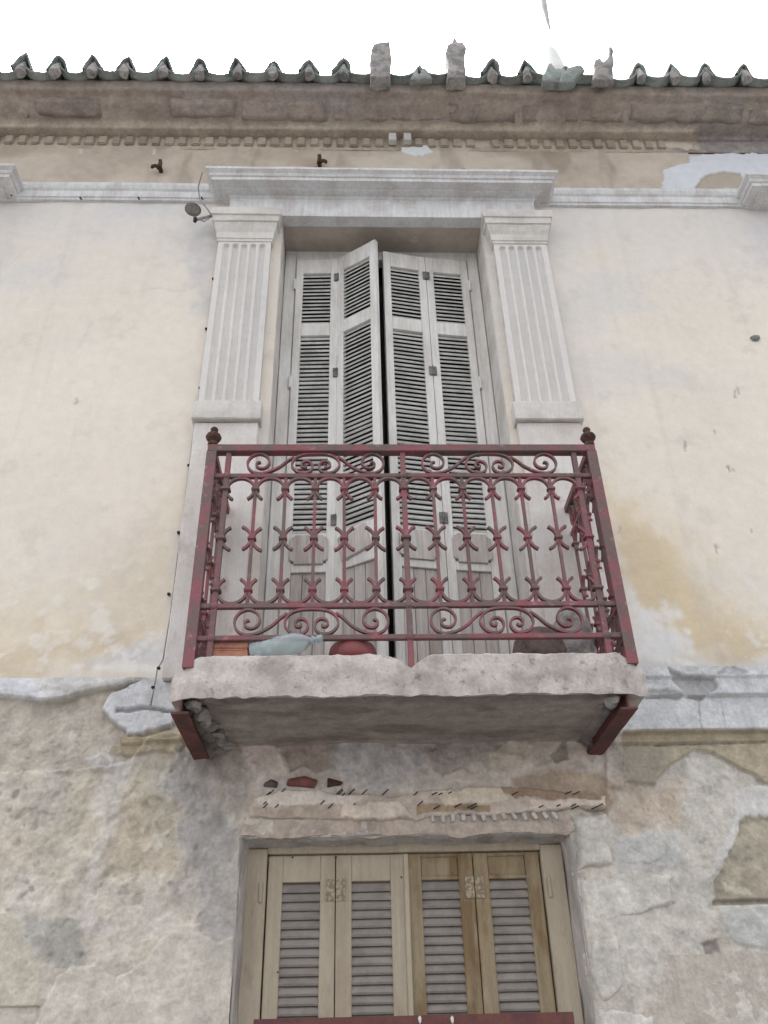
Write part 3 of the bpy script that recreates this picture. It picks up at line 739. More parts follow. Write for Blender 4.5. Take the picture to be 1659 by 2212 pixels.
# ---- timber lintel over it, with key nails and lath stubs
top = [(548,1722),(575,1713),(610,1708),(680,1710),(770,1716),(850,1722),(905,1712),(990,1700),(1080,1700),(1180,1706),(1260,1712),(1308,1716)]
bot = [(1310,1742),(1225,1750),(1120,1758),(1000,1764),(860,1772),(740,1774),(620,1772),(538,1768)]
wz = [dict(pts=[(555,1722),(600,1710),(690,1712),(780,1722),(760,1738),(640,1742),(556,1740)], col=(214,202,192), h=.006, add=True, warp=.05),
      dict(pts=[(735,1735),(860,1728),(890,1765),(740,1772)], col=(206,192,178), h=.010, add=True, warp=.08, var=.3),
      dict(pts=[(540,1745),(735,1745),(735,1772),(540,1770)], col=(178,164,150), h=-.004, add=True, warp=.06, var=.5),
      dict(pts=[(930,1712),(1080,1702),(1100,1730),(960,1742)], col=(208,195,176), h=.004, add=True, warp=.05),
      dict(pts=[(1080,1700),(1300,1705),(1300,1728),(1110,1726)], col=(158,138,120), h=-.006, add=True, warp=.06, var=.4),
      dict(pts=[(1140,1730),(1310,1728),(1308,1744),(1140,1750)], col=(204,190,178), h=.006, add=True, warp=.03),
      dict(pts=[(900,1742),(1060,1738),(1060,1752),(900,1756)], col=(160,142,118), h=-.006, add=True, warp=.05, var=.3)]
for z_ in wz: z_['col'] = tuple(min(240, int(v*1.07)) for v in z_['col'])
LT = relief('lintel', top+bot, (202,188,176), .020, HOUSE, 33, .006, .04, (.010,.006), wz, .005)
for _ in range(34):
    px = random.uniform(560, 1290); py = random.choice([1720, 1745])+random.uniform(-5, 5)
    x, z = un(px, py, -.02); s = 1 if px < 900 else .4
    add('nail', MB().tube([(x,-.012,z),(x+.028,-.040,z+.018*s)], .0028, 5).mesh('nail'), M['black'], LT)
me = MB().prism([un(a, b) for a, b in reversed([(528,1766),(620,1770),(740,1772),(860,1770),(1000,1764),(1120,1757),(1226,1752),(1240,1792),(1222,1806),(1100,1800),(1000,1810),(900,1803),(800,1812),(700,1806),(600,1814),(522,1806)])], -.004, .12).mesh('window_head')
M['head'] = worn_mat('window head render', L3(186,172,160), L3(164,150,141), L3(204,193,183), 8, cut3=(.56,.70), grain=50, bump=.9, var=.25)
add('window_head', rough_up(me, .014, 11, seed=9, maxlen=.03), M['head'], HOUSE)
for k in range(13):
    px = 935+k*22; x, z = un(px, 1768-k*.6, -.02)
    add('lath_stub', rough_up(MB().box(-.009, .009, -.026, .0, -.015, .016).mesh('lath_stub', bevel=.003), .006, 30, seed=k), M['stone'], HOUSE, (x, 0, z), (0, R(-3*k), 0))

# ---- eaves: sloping stone cove, dentils, fascia, tiles; the old roof line is not quite level
TILT = .0095
def tz(x): return TILT*(x-.25)
def eaves():
    prof = [(-.0,7.60),(-.0,7.745),(-.075,7.752),(-.085,7.785),(-.105,7.80),(-.215,7.862),(-.25,7.895),(-.29,7.90),(-.30,7.905),(-.315,7.985),(-.30,7.995),(.3,8.0)]
    pts = []; 
    for (a, b), (c, d) in zip(prof[:-1], prof[1:]):
        n = max(1, int(math.hypot(c-a, d-b)/.012))
        for k in range(n): pts.append((a+(c-a)*k/n, b+(d-b)*k/n))
    pts.append(prof[-1]); P = np.array(pts)
    s = np.concatenate([[0], np.cumsum(np.hypot(*np.diff(P, axis=0).T))])
    xs = np.arange(XL, XR, .02); X, S = np.meshgrid(xs, s)
    Y = np.repeat(P[:,0][:,None], len(xs), 1); Z = np.repeat(P[:,1][:,None], len(xs), 1)+tz(X)
    stony = sstep(7.79, 7.81, P[:,1])[:,None]*np.ones_like(X)
    h = fbm(X, S, 4, 4, 61)*.03*stony+fbm(X, S, 25, 3, 62)*.008*stony+fbm(X, S, 12, 3, 63)*.004
    Y = Y-h*.8; Z = Z-h*.5
    C = np.empty(X.shape+(3,)); C[:] = lin((176,163,148))
    k = stony[...,None]; C = C*(1-k)+lin((162,150,140))*k
    C *= (1+.5*fbm(X, S, 3, 5, 64)+.3*fbm(X, S, 14, 4, 65))[...,None]
    t = sstep(.05,.2,fbm(X, S*1.5, 3.3, 5, 66))*stony; C = C*(1-.6*t[...,None])+lin((150,136,124))*.6*t[...,None]
    t = sstep(.08,.2,fbm(X, S*2, 1.6, 5, 68))*stony; C = C*(1-.6*t[...,None])+lin((160,152,150))*.6*t[...,None]
    # the plaster fell off the right end: dentils and fillet are gone
    dm = sstep(2.60, 2.64, X+fbm(X, S, 7, 5, 67, .65)*.7)*(1-stony)
    C = C*(1-dm[...,None])+lin((150,142,138))*dm[...,None]*(1+.6*fbm(X, S, 20, 3, 69))[...,None]
    Y = Y*(1-dm)+np.minimum(.0, Y*.25)*dm
    return add('eaves', grid_mesh('eaves', X, Y, Z, C), M['eaves'], HOUSE)
EA = eaves()
dme = MB().box(-.034, .034, -.022, .01, -.05, .055).mesh('dentil', bevel=.008, seg=2); dme.materials.append(M['ochre'])
pitch = .1015; k = 0; x = XL+.05
while x < 2.52:
    r = random.random()
    if not (.30 < x < .36 or r < .04):
        add('dentil', dme, None, EA, (x, random.uniform(-.002,.004), 7.688+tz(x)), (0, random.uniform(-.03,.03), 0), (random.uniform(.85,1.1), random.uniform(.75,1.0), random.uniform(.9,1.05)))
    x += pitch
for px in (848, 880):                          # two dentils patched in white
    x, z = un(px, 296, -.05)
    add('dentil', MB().box(-.03,.03,-.055,-.0,-.045,.045).mesh('dentil_patch', bevel=.006), M['trim'], EA, (x, -.006, z))
# stone slabs lying on the cove
SL = [(-.3,.9),(.62,.85),(1.50,.55),(2.08,.95)]
x = XL+.1; rnd = random.Random(5)
while x < XR-.4:
    w_ = rnd.uniform(.42, .95); g_ = rnd.uniform(.012, .03)
    lo, hi = rnd.uniform(.0,.12), rnd.uniform(.72,.95)
    if rnd.random() < .78:
        a = np.array((-.108, 7.802)); b = np.array((-.25, 7.892)); nrm = np.array((-.53, -.85))*rnd.uniform(.004,.016)
        p, q = a+(b-a)*lo, a+(b-a)*hi
        mb = MB(); x0, x1 = x+g_, x+w_-g_; ins = np.array((.3,.5))*.05
        v = [(x0,p),(x1,p),(x1,q),(x0,q)]
        mb.v = [(xx, pp[0]+nrm[0], pp[1]+nrm[1]+tz(xx)) for xx, pp in v]+[(xx, pp[0]+.03, pp[1]+.05+tz(xx)) for xx, pp in v]
        mb.f = [(0,1,2,3),(7,6,5,4),(0,4,5,1),(1,5,6,2),(2,6,7,3),(3,7,4,0)]
        me = rough_up(mb.mesh('stone_slab', bevel=.010, seg=2), .014, 9, seed=x, maxlen=.05); me.polygons.foreach_set('use_smooth', [True]*len(me.polygons))
        add('stone_slab', me, M['eavestone'], EA)
    x += w_

# tiles
ROOF = add('roof', MB().box(XL, XR, -.30, 3.2, 0, .04).mesh('roof'), M['tile'], HOUSE, (0, 0, 8.02), (R(16), 0, 0))
ROOF.rotation_euler = (R(14), -math.atan(TILT)*0, 0)
ROOF_INV = (Matrix.Translation((0, 0, 8.02)) @ Matrix.Rotation(R(14), 4, 'X')).inverted()
def roofpart(o):
    o.parent = ROOF; o.matrix_parent_inverse = ROOF_INV; return o
def arc_tile(name, r0, r1, a0, a1, length, th, n=10, m=4, flip=1):
    """barrel tile along +y; front radius r0, back radius r1"""
    v = []; f = []
    for s_ in (0, 1):
        for j in range(m+1):
            t = j/m; r = (r0+(r1-r0)*t)-s_*th
            for i in range(n+1):
                a = a0+(a1-a0)*i/n; v.append((r*math.cos(a), t*length, flip*r*math.sin(a)))
    o_ = (m+1)*(n+1)
    for j in range(m):
        for i in range(n):
            a = j*(n+1)+i; f.append((a, a+1, a+n+2, a+n+1)); f.append((o_+a+1, o_+a, o_+a+n+1, o_+a+n+2))
    for i in range(n):
        f.append((i+1, i, o_+i, o_+i+1)); a = m*(n+1)+i; f.append((a, a+1, o_+a+1, o_+a))
    for j in range(m):
        for e in (0, n):
            a = j*(n+1)+e; f.append((a, a+n+1, o_+a+n+1, o_+a) if e == 0 else (a+n+1, a, o_+a, o_+a+n+1))
    return mesh(name, v, f, True)
crest = [-36,42,120,197,268,350,430,512,590,668,740,822,905,985,1062,1140,1222,1305,1380,1455,1523,1605,1685]
EY = -.43
cx_w = [un(p, 140, EY)[0] for p in crest]
stepw = .262
while cx_w[0] > XL+.2: cx_w.insert(0, cx_w[0]-stepw)
while cx_w[-1] < XR-.3: cx_w.append(cx_w[-1]+stepw)
first = sum(1 for v in cx_w if v < un(-36, 140, EY)[0]-.01)
ZT = 7.925                                     # underside of the pan tiles at the edge
def ridge_tile(name, w0, h0, w1, h1, length, th, n=12, m=4, pw=1.35):
    """cover tile with a peaked section, front w0 x h0 tapering to w1 x h1"""
    v = []; f = []
    for s_ in (0, 1):
        for j in range(m+1):
            t = j/m; ww = w0+(w1-w0)*t-s_*th; hh = h0+(h1-h0)*t-s_*th
            for i in range(n+1):
                u = -1+2*i/n; v.append((ww*u, t*length, hh*(math.cos(u*math.pi/2)**pw)-.004*s_))
    o_ = (m+1)*(n+1)
    for j in range(m):
        for i in range(n):
            a = j*(n+1)+i; f.append((a, a+1, a+n+2, a+n+1)); f.append((o_+a+1, o_+a, o_+a+n+1, o_+a+n+2))
    for i in range(n):
        f.append((i+1, i, o_+i, o_+i+1)); a = m*(n+1)+i; f.append((a, a+1, o_+a+1, o_+a))
    return mesh(name, v, f, True)
pans = [rough_up(arc_tile('pan_tile', .136, .130, R(190), R(350), .42, .018), .005, 11, seed=i) for i in range(3)]
covs = [rough_up(ridge_tile('cover_tile', .078, .140, .07, .125, .42, .016, pw=1.15), .011, 17, seed=i+7) for i in range(4)]
for m_ in pans+covs: m_.materials.append(M['tile'])
lump = []
for i in range(4):
    me = MB().lathe([(.012,-.07),(.050,-.06),(.048,-.02),(.036,.03),(.022,.075),(.008,.088)], 10).mesh('mortar_plug')
    lump.append(rough_up(me, .022, 13, seed=i*3+1)); lump[-1].materials.append(M['mortar'])
for i in range(len(cx_w)-1):
    x = .5*(cx_w[i]+cx_w[i+1]); wd = (cx_w[i+1]-cx_w[i])
    roofpart(add('pan_tile', pans[i % 3])).matrix_basis = Matrix.Translation((x, EY+.02+random.uniform(-.012,.012), ZT+.168+tz(x))) @ Matrix.Rotation(R(13), 4, 'X') @ Matrix.Rotation(R(random.uniform(-3,3)), 4, 'Z') @ Matrix.Diagonal((wd/.262*1.03, 1, random.uniform(.85,1.05), 1))
for i, x in enumerate(cx_w):
    j = i-first
    px = crest[j] if 0 <= j < len(crest) else None
    if px in (905, 1222): continue
    zc = ZT+.048+tz(x); up = random.uniform(.85, 1.15)
    o = roofpart(add('cover_tile', covs[i % 4]))
    o.matrix_basis = Matrix.Translation((x, EY+.036+random.uniform(-.008,.008), zc+.028)) @ Matrix.Rotation(R(13), 4, 'X') @ Matrix.Rotation(R(random.uniform(-7,7)), 4, 'Z') @ Matrix.Diagonal((random.uniform(.9,1.08), 1, up, 1)) @ Matrix.Shear('XY', 4, (0, 0)) @ Matrix(((1,0,random.uniform(-.35,.35),0),(0,1,0,0),(0,0,1,0),(0,0,0,1)))
    o = roofpart(add('mortar_plug', lump[i % 4]))
    o.matrix_basis = Matrix.Translation((x+random.uniform(-.008,.008), EY+.035, zc+.012)) @ Matrix.Rotation(R(random.uniform(0,360)), 4, 'Z') @ Matrix.Diagonal((.8, .7, .85, 1))
# broken pieces that stand up from the tile row
def stub(name, outline, Y, d, seed, mat=M['mortar']):
    me = MB().prism([un(a, b, Y) for a, b in reversed(outline)], Y, Y+d).mesh(name, bevel=.008)
    me = rough_up(me, .010, 15, seed=seed, maxlen=.03); me.polygons.foreach_set('use_smooth', [True]*len(me.polygons))
    o = add(name, me, mat, None); return o
roofpart(stub('upright_tile', [(800,168),(800,108),(806,97),(822,90),(840,89),(844,98),(844,165)], EY-.005, .11, 3))
roofpart(stub('upright_tile', [(966,168),(968,130),(963,112),(966,96),(976,89),(984,80),(990,88),(1002,90),(1007,103),(1004,130),(1007,165)], EY-.005, .11, 5))
roofpart(stub('broken_tile', [(885,172),(893,160),(900,148),(904,148),(906,160),(909,160),(912,146),(922,150),(935,168)], EY+.01, .05, 6, M['tile']))
roofpart(stub('broken_tile', [(1170,172),(1178,150),(1190,132),(1200,146),(1222,150),(1226,168),(1210,176)], EY-.01, .08, 8, M['tile']))
roofpart(stub('broken_tile', [(1205,176),(1212,158),(1228,146),(1248,138),(1260,142),(1262,150),(1250,160),(1240,176)], EY-.03, .08, 9, M['tile']))
roofpart(stub('broken_tile', [(1281,172),(1284,145),(1285,128),(1297,124),(1305,132),(1313,122),(1318,110),(1316,99),(1324,100),(1327,106),(1324,116),(1328,130),(1324,150),(1328,170)], EY-.02, .07, 12))

# ------------------------------------------------------------------ balcony: slab on two rusty beams
BAL = thing('balcony', 'thick grey stone balcony slab on two rusty red beams', 'balcony', loc=(.24, 0, 2.92))
def inv(o, p): o.parent = p; o.matrix_parent_inverse = Matrix.Translation(-Vector(p.location)); return o
def slab():
    x0, x1 = -.765, 1.252; n = 150; loop_n = None; mb = MB()
    zt, zb, yf = 3.104, 2.918, -.625
    for i in range(n+1):
        x = x0+(x1-x0)*i/n
        c = max(0, 1-abs(x-.243)/.10); c = c**1.25*.062           # notch round the middle post
        e = max(0, 1-(x-x0)/.115, 1-(x1-x)/.115); e = e**1.1
        wob = .006*mnoise.noise(Vector((x*9, 1, 0)))+.004*mnoise.noise(Vector((x*25, 2, 0)))
        lipz = .012*mnoise.noise(Vector((x*6, 5, 0)))+.008*mnoise.noise(Vector((x*19, 6, 0)))
        fx = yf+e*.05
        cs = []
        for y in np.linspace(.02, -.40, 5): cs.append((y, zt-e*.03))
        for t in np.linspace(.1, 1, 6):
            y = -.40+(fx+.012+.40)*t; cs.append((y, zt-(c+e*.075)*t**2.2+wob*t))
        ft = zt-(c+e*.075)+wob
        for t in np.linspace(.0, 1, 10):
            z = ft-.008+(zb+lipz-ft+.008)*t
            y = fx+.014*mnoise.noise(Vector((x*7, z*12, 3)))+.007*mnoise.noise(Vector((x*22, z*22, 7)))+.02*max(0,t-.85)
            cs.append((y, z))
        ub = zb+.016
        for y in np.linspace(-.56, .02, 9): cs.append((y, ub+.006*mnoise.noise(Vector((x*5, y*5, 9)))))
        mb.v += [(x, y, z) for y, z in cs]; loop_n = len(cs)
    for i in range(n):
        for k in range(loop_n):
            a, b = i*loop_n+k, i*loop_n+(k+1) % loop_n
            mb.f.append((b, a, a+loop_n, b+loop_n))
    mb.f.append(tuple(range(loop_n))); mb.f.append(tuple(n*loop_n+k for k in reversed(range(loop_n))))
    me = mb.mesh('slab'); me = rough_up(me, .0035, 30)
    me.polygons.foreach_set('use_smooth', [True]*len(me.polygons)); me.set_sharp_from_angle(angle=R(35))
    o = inv(add('slab', me, M['slab']), BAL)
    # rendered soffit under the stone, with a ragged front edge
    xs = np.arange(-.62, 1.08, .012); ys = np.arange(-.585, .01, .012); X, Y = np.meshgrid(xs, ys)
    F = Field(X, Y, (158,149,142), (.008, .003), 91)
    F.C *= (1+.35*fbm(X, Y*6, 3, 4, 92)+.2*F.fine)[...,None]
    F.tint(sstep(.02,.2,fbm(X, Y*2, 4, 4, 93)), (128,116,110), .7)
    F.tint(sstep(-.50,-.57,Y+F.wx*.05), (112,102,98), .5)
    F.tint(sstep(-.07,-.03,Y+F.wz*.12), (186,174,164), .6)
    inv(add('soffit', grid_mesh('soffit', X, Y, 2.920+F.H+.015*(Y < -.578+F.wx*.03), F.C), M['rubble']), BAL)
    return o
slab()
for xc, s in ((-.712, 1), (1.150, -1)):
    mb = MB().box(xc-.004, xc+.004, -.595, .02, 2.868, 2.945)
    mb.box(xc-.036, xc+.036, -.60, .02, 2.857, 2.867)
    me = rough_up(mb.mesh('support_beam'), .003, 14, seed=xc, maxlen=.03)
    inv(add('support_beam', me, M['beam']), BAL)
    # crumbled mortar clinging to the inside of the beam
    for k in range(7 if s > 0 else 2):
        y = -.55+.085*k; me = MB().lathe([(.008,-.03),(.03,-.02),(.034,0),(.02,.022),(.006,.03)], 9).mesh('mortar_lump')
        me = rough_up(me, .018, 22, seed=k+xc)
        inv(add('mortar_lump', me, M['mortar'], None, (xc+s*(.05+.012*k), y, 2.915)), BAL)

# ------------------------------------------------------------------ railing
RAIL = thing('balcony_railing', 'faded red wrought iron railing with rings and scrolls round the balcony', 'railing', loc=(.247, -.6, 3.1))
IR = M['iron']; RY = -.60
ZT_, Z2, Z3, Z4 = 4.213, 4.052, 3.345, 3.190
XA, XB = -.612, 1.106; PX0, PX1 = -.697, 1.197
NB = 12; P_ = (XB-XA)/NB; RR = P_/2-.005
def ringmesh(name, a0, a1, r, n=26, t=.0115, d=.02):
    me = MB().flat([(r*math.cos(R(a0+(a1-a0)*i/n)), r*math.sin(R(a0+(a1-a0)*i/n))) for i in range(n+1)], t, d).mesh(name); me.materials.append(IR); return me
ring_up = ringmesh('ring', -58, 238, RR); ring_dn = ringmesh('ring', 122, 418, RR)
side_r = ringmesh('crescent', -66, 66, RR, 14); side_l = ringmesh('crescent', 114, 246, RR, 14)
collar = MB().box(-.019,.019,-.019,.019,-.009,.009).mesh('collar', bevel=.004, seg=2); collar.materials.append(IR)
bal = MB().box(-.0075,.0075,-.0075,.0075,0,Z2-Z3).mesh('baluster', bevel=.0015); bal.materials.append(IR)
def rp(name, me, loc, rz=0.0, ry=0.0, parent=None, scale=(1,1,1)):
    o = add(name, me, IR if not me.materials else None, None, loc, (0, ry, rz), scale)
    if parent is None: return inv(o, RAIL)
    o.parent = parent; return o
def smooth(ctrl, m=6):
    pts = []
    for i in range(len(ctrl)-1):
        p0 = Vector(ctrl[max(i-1,0)]); p1 = Vector(ctrl[i]); p2 = Vector(ctrl[i+1]); p3 = Vector(ctrl[min(i+2, len(ctrl)-1)])
        for j in range(m):
            t = j/m; q = .5*((2*p1)+(p2-p0)*t+(2*p0-5*p1+4*p2-p3)*t*t+(3*p1-p0-3*p2+p3)*t**3); pts.append((q.x, q.y))
    pts.append(tuple(ctrl[-1])); return pts
def scroll_set(half, h):
    H = h/2-.003; k = min(1.0, half/.43)
    def table(ex, ez, rows, sx=1.0, n=9):
        pts = []
        for (a0, r0), (a1, r1) in zip(rows[:-1], rows[1:]):
            for i in range(n):
                t = i/n; a = R(a0+(a1-a0)*t); r = r0+(r1-r0)*t; pts.append((ex+r*math.cos(a)*sx, ez+r*math.sin(a)))
        a, r = R(rows[-1][0]), rows[-1][1]; pts.append((ex+r*math.cos(a)*sx, ez+r*math.sin(a))); return pts
    ex = -half*.64
    pts = table(ex, 0, [(60,.004),(180,.013),(270,H*.45),(360,H*.78),(450,H*.97),(540,H*.97),(630,H*.98)], .95*k+.05)
    diag = smooth([pts[-1], (ex+.045*k, -H*.84), (ex+.10*k, -H*.32), (-half*.33, H*.22), (-half*.25, H*.66)], 6)
    o1 = MB().flat(pts+diag[1:], .010, .02).mesh('scroll')
    o2 = MB().flat([(-x, z) for x, z in reversed(pts+diag[1:])], .010, .02).mesh('scroll')
    vl = table(-.050*k, -H*.22, [(330,.003),(270,.009),(180,H*.34),(90,H*.44),(0,H*.55),(-90,H*.74)], .95*k+.05)
    vl += smooth([vl[-1], (-.085*k, -H*.86), (-.112*k, -H*.42), (-.116*k, .05*H), (-.10*k, H*.55), (-.06*k, H*.90), (0, H*.985)], 6)[1:]
    full = vl+[(-x, z) for x, z in reversed(vl[:-1])]
    o3 = MB().flat(full, .010, .02).mesh('scroll')
    for o in (o1, o2, o3): o.materials.append(IR)
    return (o1, o2, o3)
# front rails
def bar(name, x0, x1, y0, y1, z0, z1, bev=.003):
    return rp(name, MB().box(x0, x1, y0, y1, z0, z1).mesh(name, bevel=bev), (0,0,0))
bar('top_rail', PX0-.02, PX1+.02, RY-.024, RY+.024, ZT_-.021, ZT_+.021)
for z, nm in ((Z2,'cross_rail'),(Z3,'cross_rail'),(Z4,'bottom_rail')):
    bar(nm, PX0-.005, PX1+.005, RY-.012, RY+.012, z-.012, z+.012)
# corner posts: angle iron with a turned finial
fin = [(.02,-.012),(.026,-.004),(.026,.008),(.018,.014),(.018,.022),(.034,.034),(.040,.048),(.034,.062),(.018,.070),(.012,.078),(.018,.088),(.020,.098),(.014,.108),(.004,.114)]
for xc, s in ((PX0, 1), (PX1, -1)):
    mb = MB().box(xc-s*.022, xc+s*.026, RY-.024, RY-.014, 3.052, ZT_-.021).box(xc-s*.022, xc-s*.012, RY-.014, RY+.03, 3.052, ZT_-.021)
    p = rp('corner_post', mb.mesh('corner_post'), (0,0,0))
    f = add('finial', MB().lathe(fin, 16, (xc, RY, ZT_+.032)).mesh('finial', True), M['rust']); f.parent = p
for xc in (XA, XB, .5*(XA+XB)):
    mid = xc not in (XA, XB)
    p = rp('post', MB().box(xc-.0125, xc+.0125, RY-.0125, RY+.0125, 3.045 if mid else 3.085, ZT_-.021).mesh('post', bevel=.002), (0,0,0))
    for z in (Z2, Z3, Z4):
        rp('boss', MB().lathe([(.004,.006),(.016,.004),(.021,-.004),(.021,-.012)], 12).mesh('boss', True), (xc, RY-.0135, z), 0, 0).rotation_euler = (R(90), 0, 0)
def filigree(n, to_world, rz):
    """rings, crescents and balusters; to_world(u) gives plan position along the panel"""
    cz = {'t': Z2-.012-RR-.001, 'm': (Z2+Z3)/2-.004, 'b': Z3+.012+RR+.001}
    for i in range(n):
        x, y = to_world((i+.5)*P_)
        j = lambda a=.035: random.uniform(-a, a)
        rp('ring', ring_up, (x, y, cz['t']), rz, j()); rp('ring', ring_dn, (x, y, cz['b']), rz, j())
        rp('crescent', side_r, (x, y, cz['m']+j(.003)), rz, j(.06)); rp('crescent', side_l, (x, y, cz['m']+j(.003)), rz, j(.06))
    for i in range(n+1):
        x, y = to_world(i*P_)
        post = (rz == 0 and i in (0, NB//2, NB))
        b = None if post else rp('baluster', bal, (x, y, Z3), rz, random.uniform(-.005, .005))
        for z in cz.values():
            if post: rp('collar', collar, (x, y, z), rz, scale=(1.25, 1.25, 1))
            else:
                o = add('collar', collar, None, b, (0, 0, z-Z3))
filigree(NB, lambda u: (XA+u, RY), 0)
half = (XB-XA)/4
for (zc, h) in (((ZT_-.021+Z2+.012)/2, ZT_-.021-Z2-.012), ((Z3-.012+Z4+.012)/2, Z3-Z4-.024)):
    ms = scroll_set(half, h)
    for k in (-1, 1):
        for me in ms: rp('scroll', me, (.5*(XA+XB)+k*half, RY, zc))
    mside = scroll_set(.26, h)
    for xs_ in (PX0, PX1):
        for me in mside: rp('scroll', me, (xs_, -.30, zc), R(90))
# sides back to the wall
for xc in (PX0, PX1):
    rp('top_rail', MB().box(xc-.02, xc+.02, RY+.026, .0, ZT_-.020, ZT_+.020).mesh('top_rail', bevel=.003), (0,0,0))
    for z in (Z2, Z3, Z4):
        rp('cross_rail', MB().box(xc-.010, xc+.010, RY+.014, .0, z-.011, z+.011).mesh('cross_rail', bevel=.002), (0,0,0))
    for yy in (RY+.085, -.04):
        rp('post', MB().box(xc-.011, xc+.011, yy-.011, yy+.011, 3.09, ZT_-.021).mesh('post', bevel=.002), (0,0,0))
    filigree(3, lambda u, xc=xc: (xc, RY+.085+u), R(90))

# ------------------------------------------------------------------ things left on the balcony
# bottle lying on its side
pb = Vector((un(545, 1400, -.54)[0], -.54, 3.156)); pe = Vector((un(696, 1388, -.635)[0], -.635, 3.172))
ax = (pe-pb); Lb = ax.length
prof = [(.004,.004),(.030,.0),(.044,.004),(.047,.014),(.047,.05),(.044,.056),(.047,.062),(.047,.10),(.044,.106),(.047,.112),(.047,Lb*.60),(.044,Lb*.66),(.034,Lb*.74),(.020,Lb*.81),(.0135,Lb*.83),(.0135,Lb*.86),(.019,Lb*.87),(.019,Lb*.885),(.0135,Lb*.89),(.0135,Lb*.93),(.018,Lb*.935),(.018,Lb)]
mb = MB().lathe(prof, 24)
mb.v = [(x*(1.08 if abs(x) > .02 else 1), y, z) for x, y, z in mb.v]
BT = add('bottle', mb.mesh('bottle', True), M['plastic'], None, pb, ax.to_track_quat('Z', 'Y').to_euler())
tag(BT, 'pale clear bottle lying on its side on the edge of the balcony slab', 'bottle')
# red bowl turned over
xb = un(762, 1400, -.50)[0]
prof = [(.085,0),(.098,.005),(.106,.025),(.107,.048),(.103,.070),(.092,.085),(.075,.091),(.03,.092),(.004,.092)]
tag(add('bowl', MB().lathe(prof, 28).mesh('bowl', True), M['redpot'], None, (xb, -.50, 3.106)), 'round red bowl on the balcony floor beside the bottle', 'bowl')
# clay bricks behind the corner
xb = un(497, 1400, -.54)[0]
ck = thing('clay_brick', 'orange grooved clay brick lying flat behind the bottom rail near the corner', 'brick', loc=(xb, -.54, 3.106))
mb = MB().box(-.085,.085,-.05,.05,0,.034).box(-.082,.082,-.047,.047,.034,.046).box(-.085,.085,-.05,.05,.046,.088).box(-.08,.08,-.045,.045,.088,.1)
inv(add('block', rough_up(mb.mesh('block', bevel=.003), .002, 18, maxlen=.05), M['clay'], None, (xb, -.54, 3.106)), ck)
# brown pot with a rag heap behind
xp = un(1165, 1400, -.36)[0]
prof = [(.07,0),(.10,.02),(.122,.07),(.125,.12),(.112,.17),(.085,.205),(.05,.222),(.02,.226),(.004,.227)]
me = rough_up(MB().lathe(prof, 26).mesh('pot', True), .006, 9)
tag(add('pot', me, M['pot'], None, (xp, -.36, 3.106)), 'grimy brown domed pot on the balcony floor behind the right rails', 'pot')
xp = un(1232, 1340, -.14)[0]
me = MB().lathe([(.10,0),(.12,.06),(.115,.16),(.10,.28),(.085,.36),(.05,.42),(.004,.44)], 16).mesh('sack', True)
M['sack'] = worn_mat('grey sackcloth', L3(150,146,142), L3(118,112,110), None, 14, bump=.6, var=.2)
tag(add('sack', rough_up(me, .03, 7, seed=3), M['sack'], None, (xp, -.14, 3.106)), 'crumpled grey sack leaning on the wall behind the brown pot', 'sack')

# ------------------------------------------------------------------ wall fittings
LP = thing('wall_lamp', 'small dark lamp on a bracket beside the left capital', 'lamp', loc=(-.98, -.02, 6.68))
xa, za = un(466, 467, -.06); xb, zb_ = un(422, 472, -.17)
inv(add('arm', MB().tube([(xa,-.02,za),(xa,-.07,za),(xb,-.16,zb_),(xb-.01,-.17,zb_+.02)], .011, 8).mesh('arm', True), M['lamp']), LP)
xh, zh = un(417, 452, -.17)
inv(add('shade', MB().lathe([(.004,.05),(.016,.03),(.022,.02),(.055,.0),(.057,-.004),(.02,.012),(.004,.012)], 20).mesh('shade', True), M['lamp'], None, (xh, -.17, zh)), LP)
inv(add('socket', MB().lathe([(.003,-.03),(.012,-.027),(.014,-.006),(.011,.014),(.003,.02)], 12).mesh('socket', True), M['black'], None, (xb, -.17, zb_-.005)), LP)
LC = [(437,372),(428,405),(432,432),(447,450),(455,462),(452,472),(440,478),(430,474)]
tag(add('lamp_wire', MB().tube([(un(a, b, -.13 if i else -.2)[0], -.13 if i else -.2, un(a, b, -.13 if i else -.2)[1]) for i, (a, b) in enumerate(LC)], .005, 6).mesh('lamp_wire', True), M['cable']),
    'thin pale wire hanging from the crown corner to the wall lamp', 'wire')
CB = thing('wall_cable', 'thin grey cable clipped down the wall beside the left pilaster', 'cable', loc=(-.95, 0, 3.1))
path = [(472,470),(474,500),(468,560),(455,660),(440,790),(424,890),(415,960),(400,1080),(383,1210),(368,1330),(352,1425),(340,1445),(330,1500),(325,1525)]
def wy(py): return -.075 if py > 1440 else -.014
cp = [(un(a, b, wy(b))[0], wy(b), un(a, b, wy(b))[1]) for a, b in path]
inv(add('wire', MB().tube(cp, .004, 6).mesh('wire', True), M['cable']), CB)
for a, b in ((472,520),(461,602),(446,710),(432,838),(408,1005),(386,1150),(365,1283),(343,1443),(331,1485)):
    x, z = un(a, b, wy(b)); inv(add('clip', MB().box(x-.009,x+.007,wy(b)-.008,wy(b)+.012,z-.006,z+.006).mesh('clip', bevel=.003), M['black']), CB)
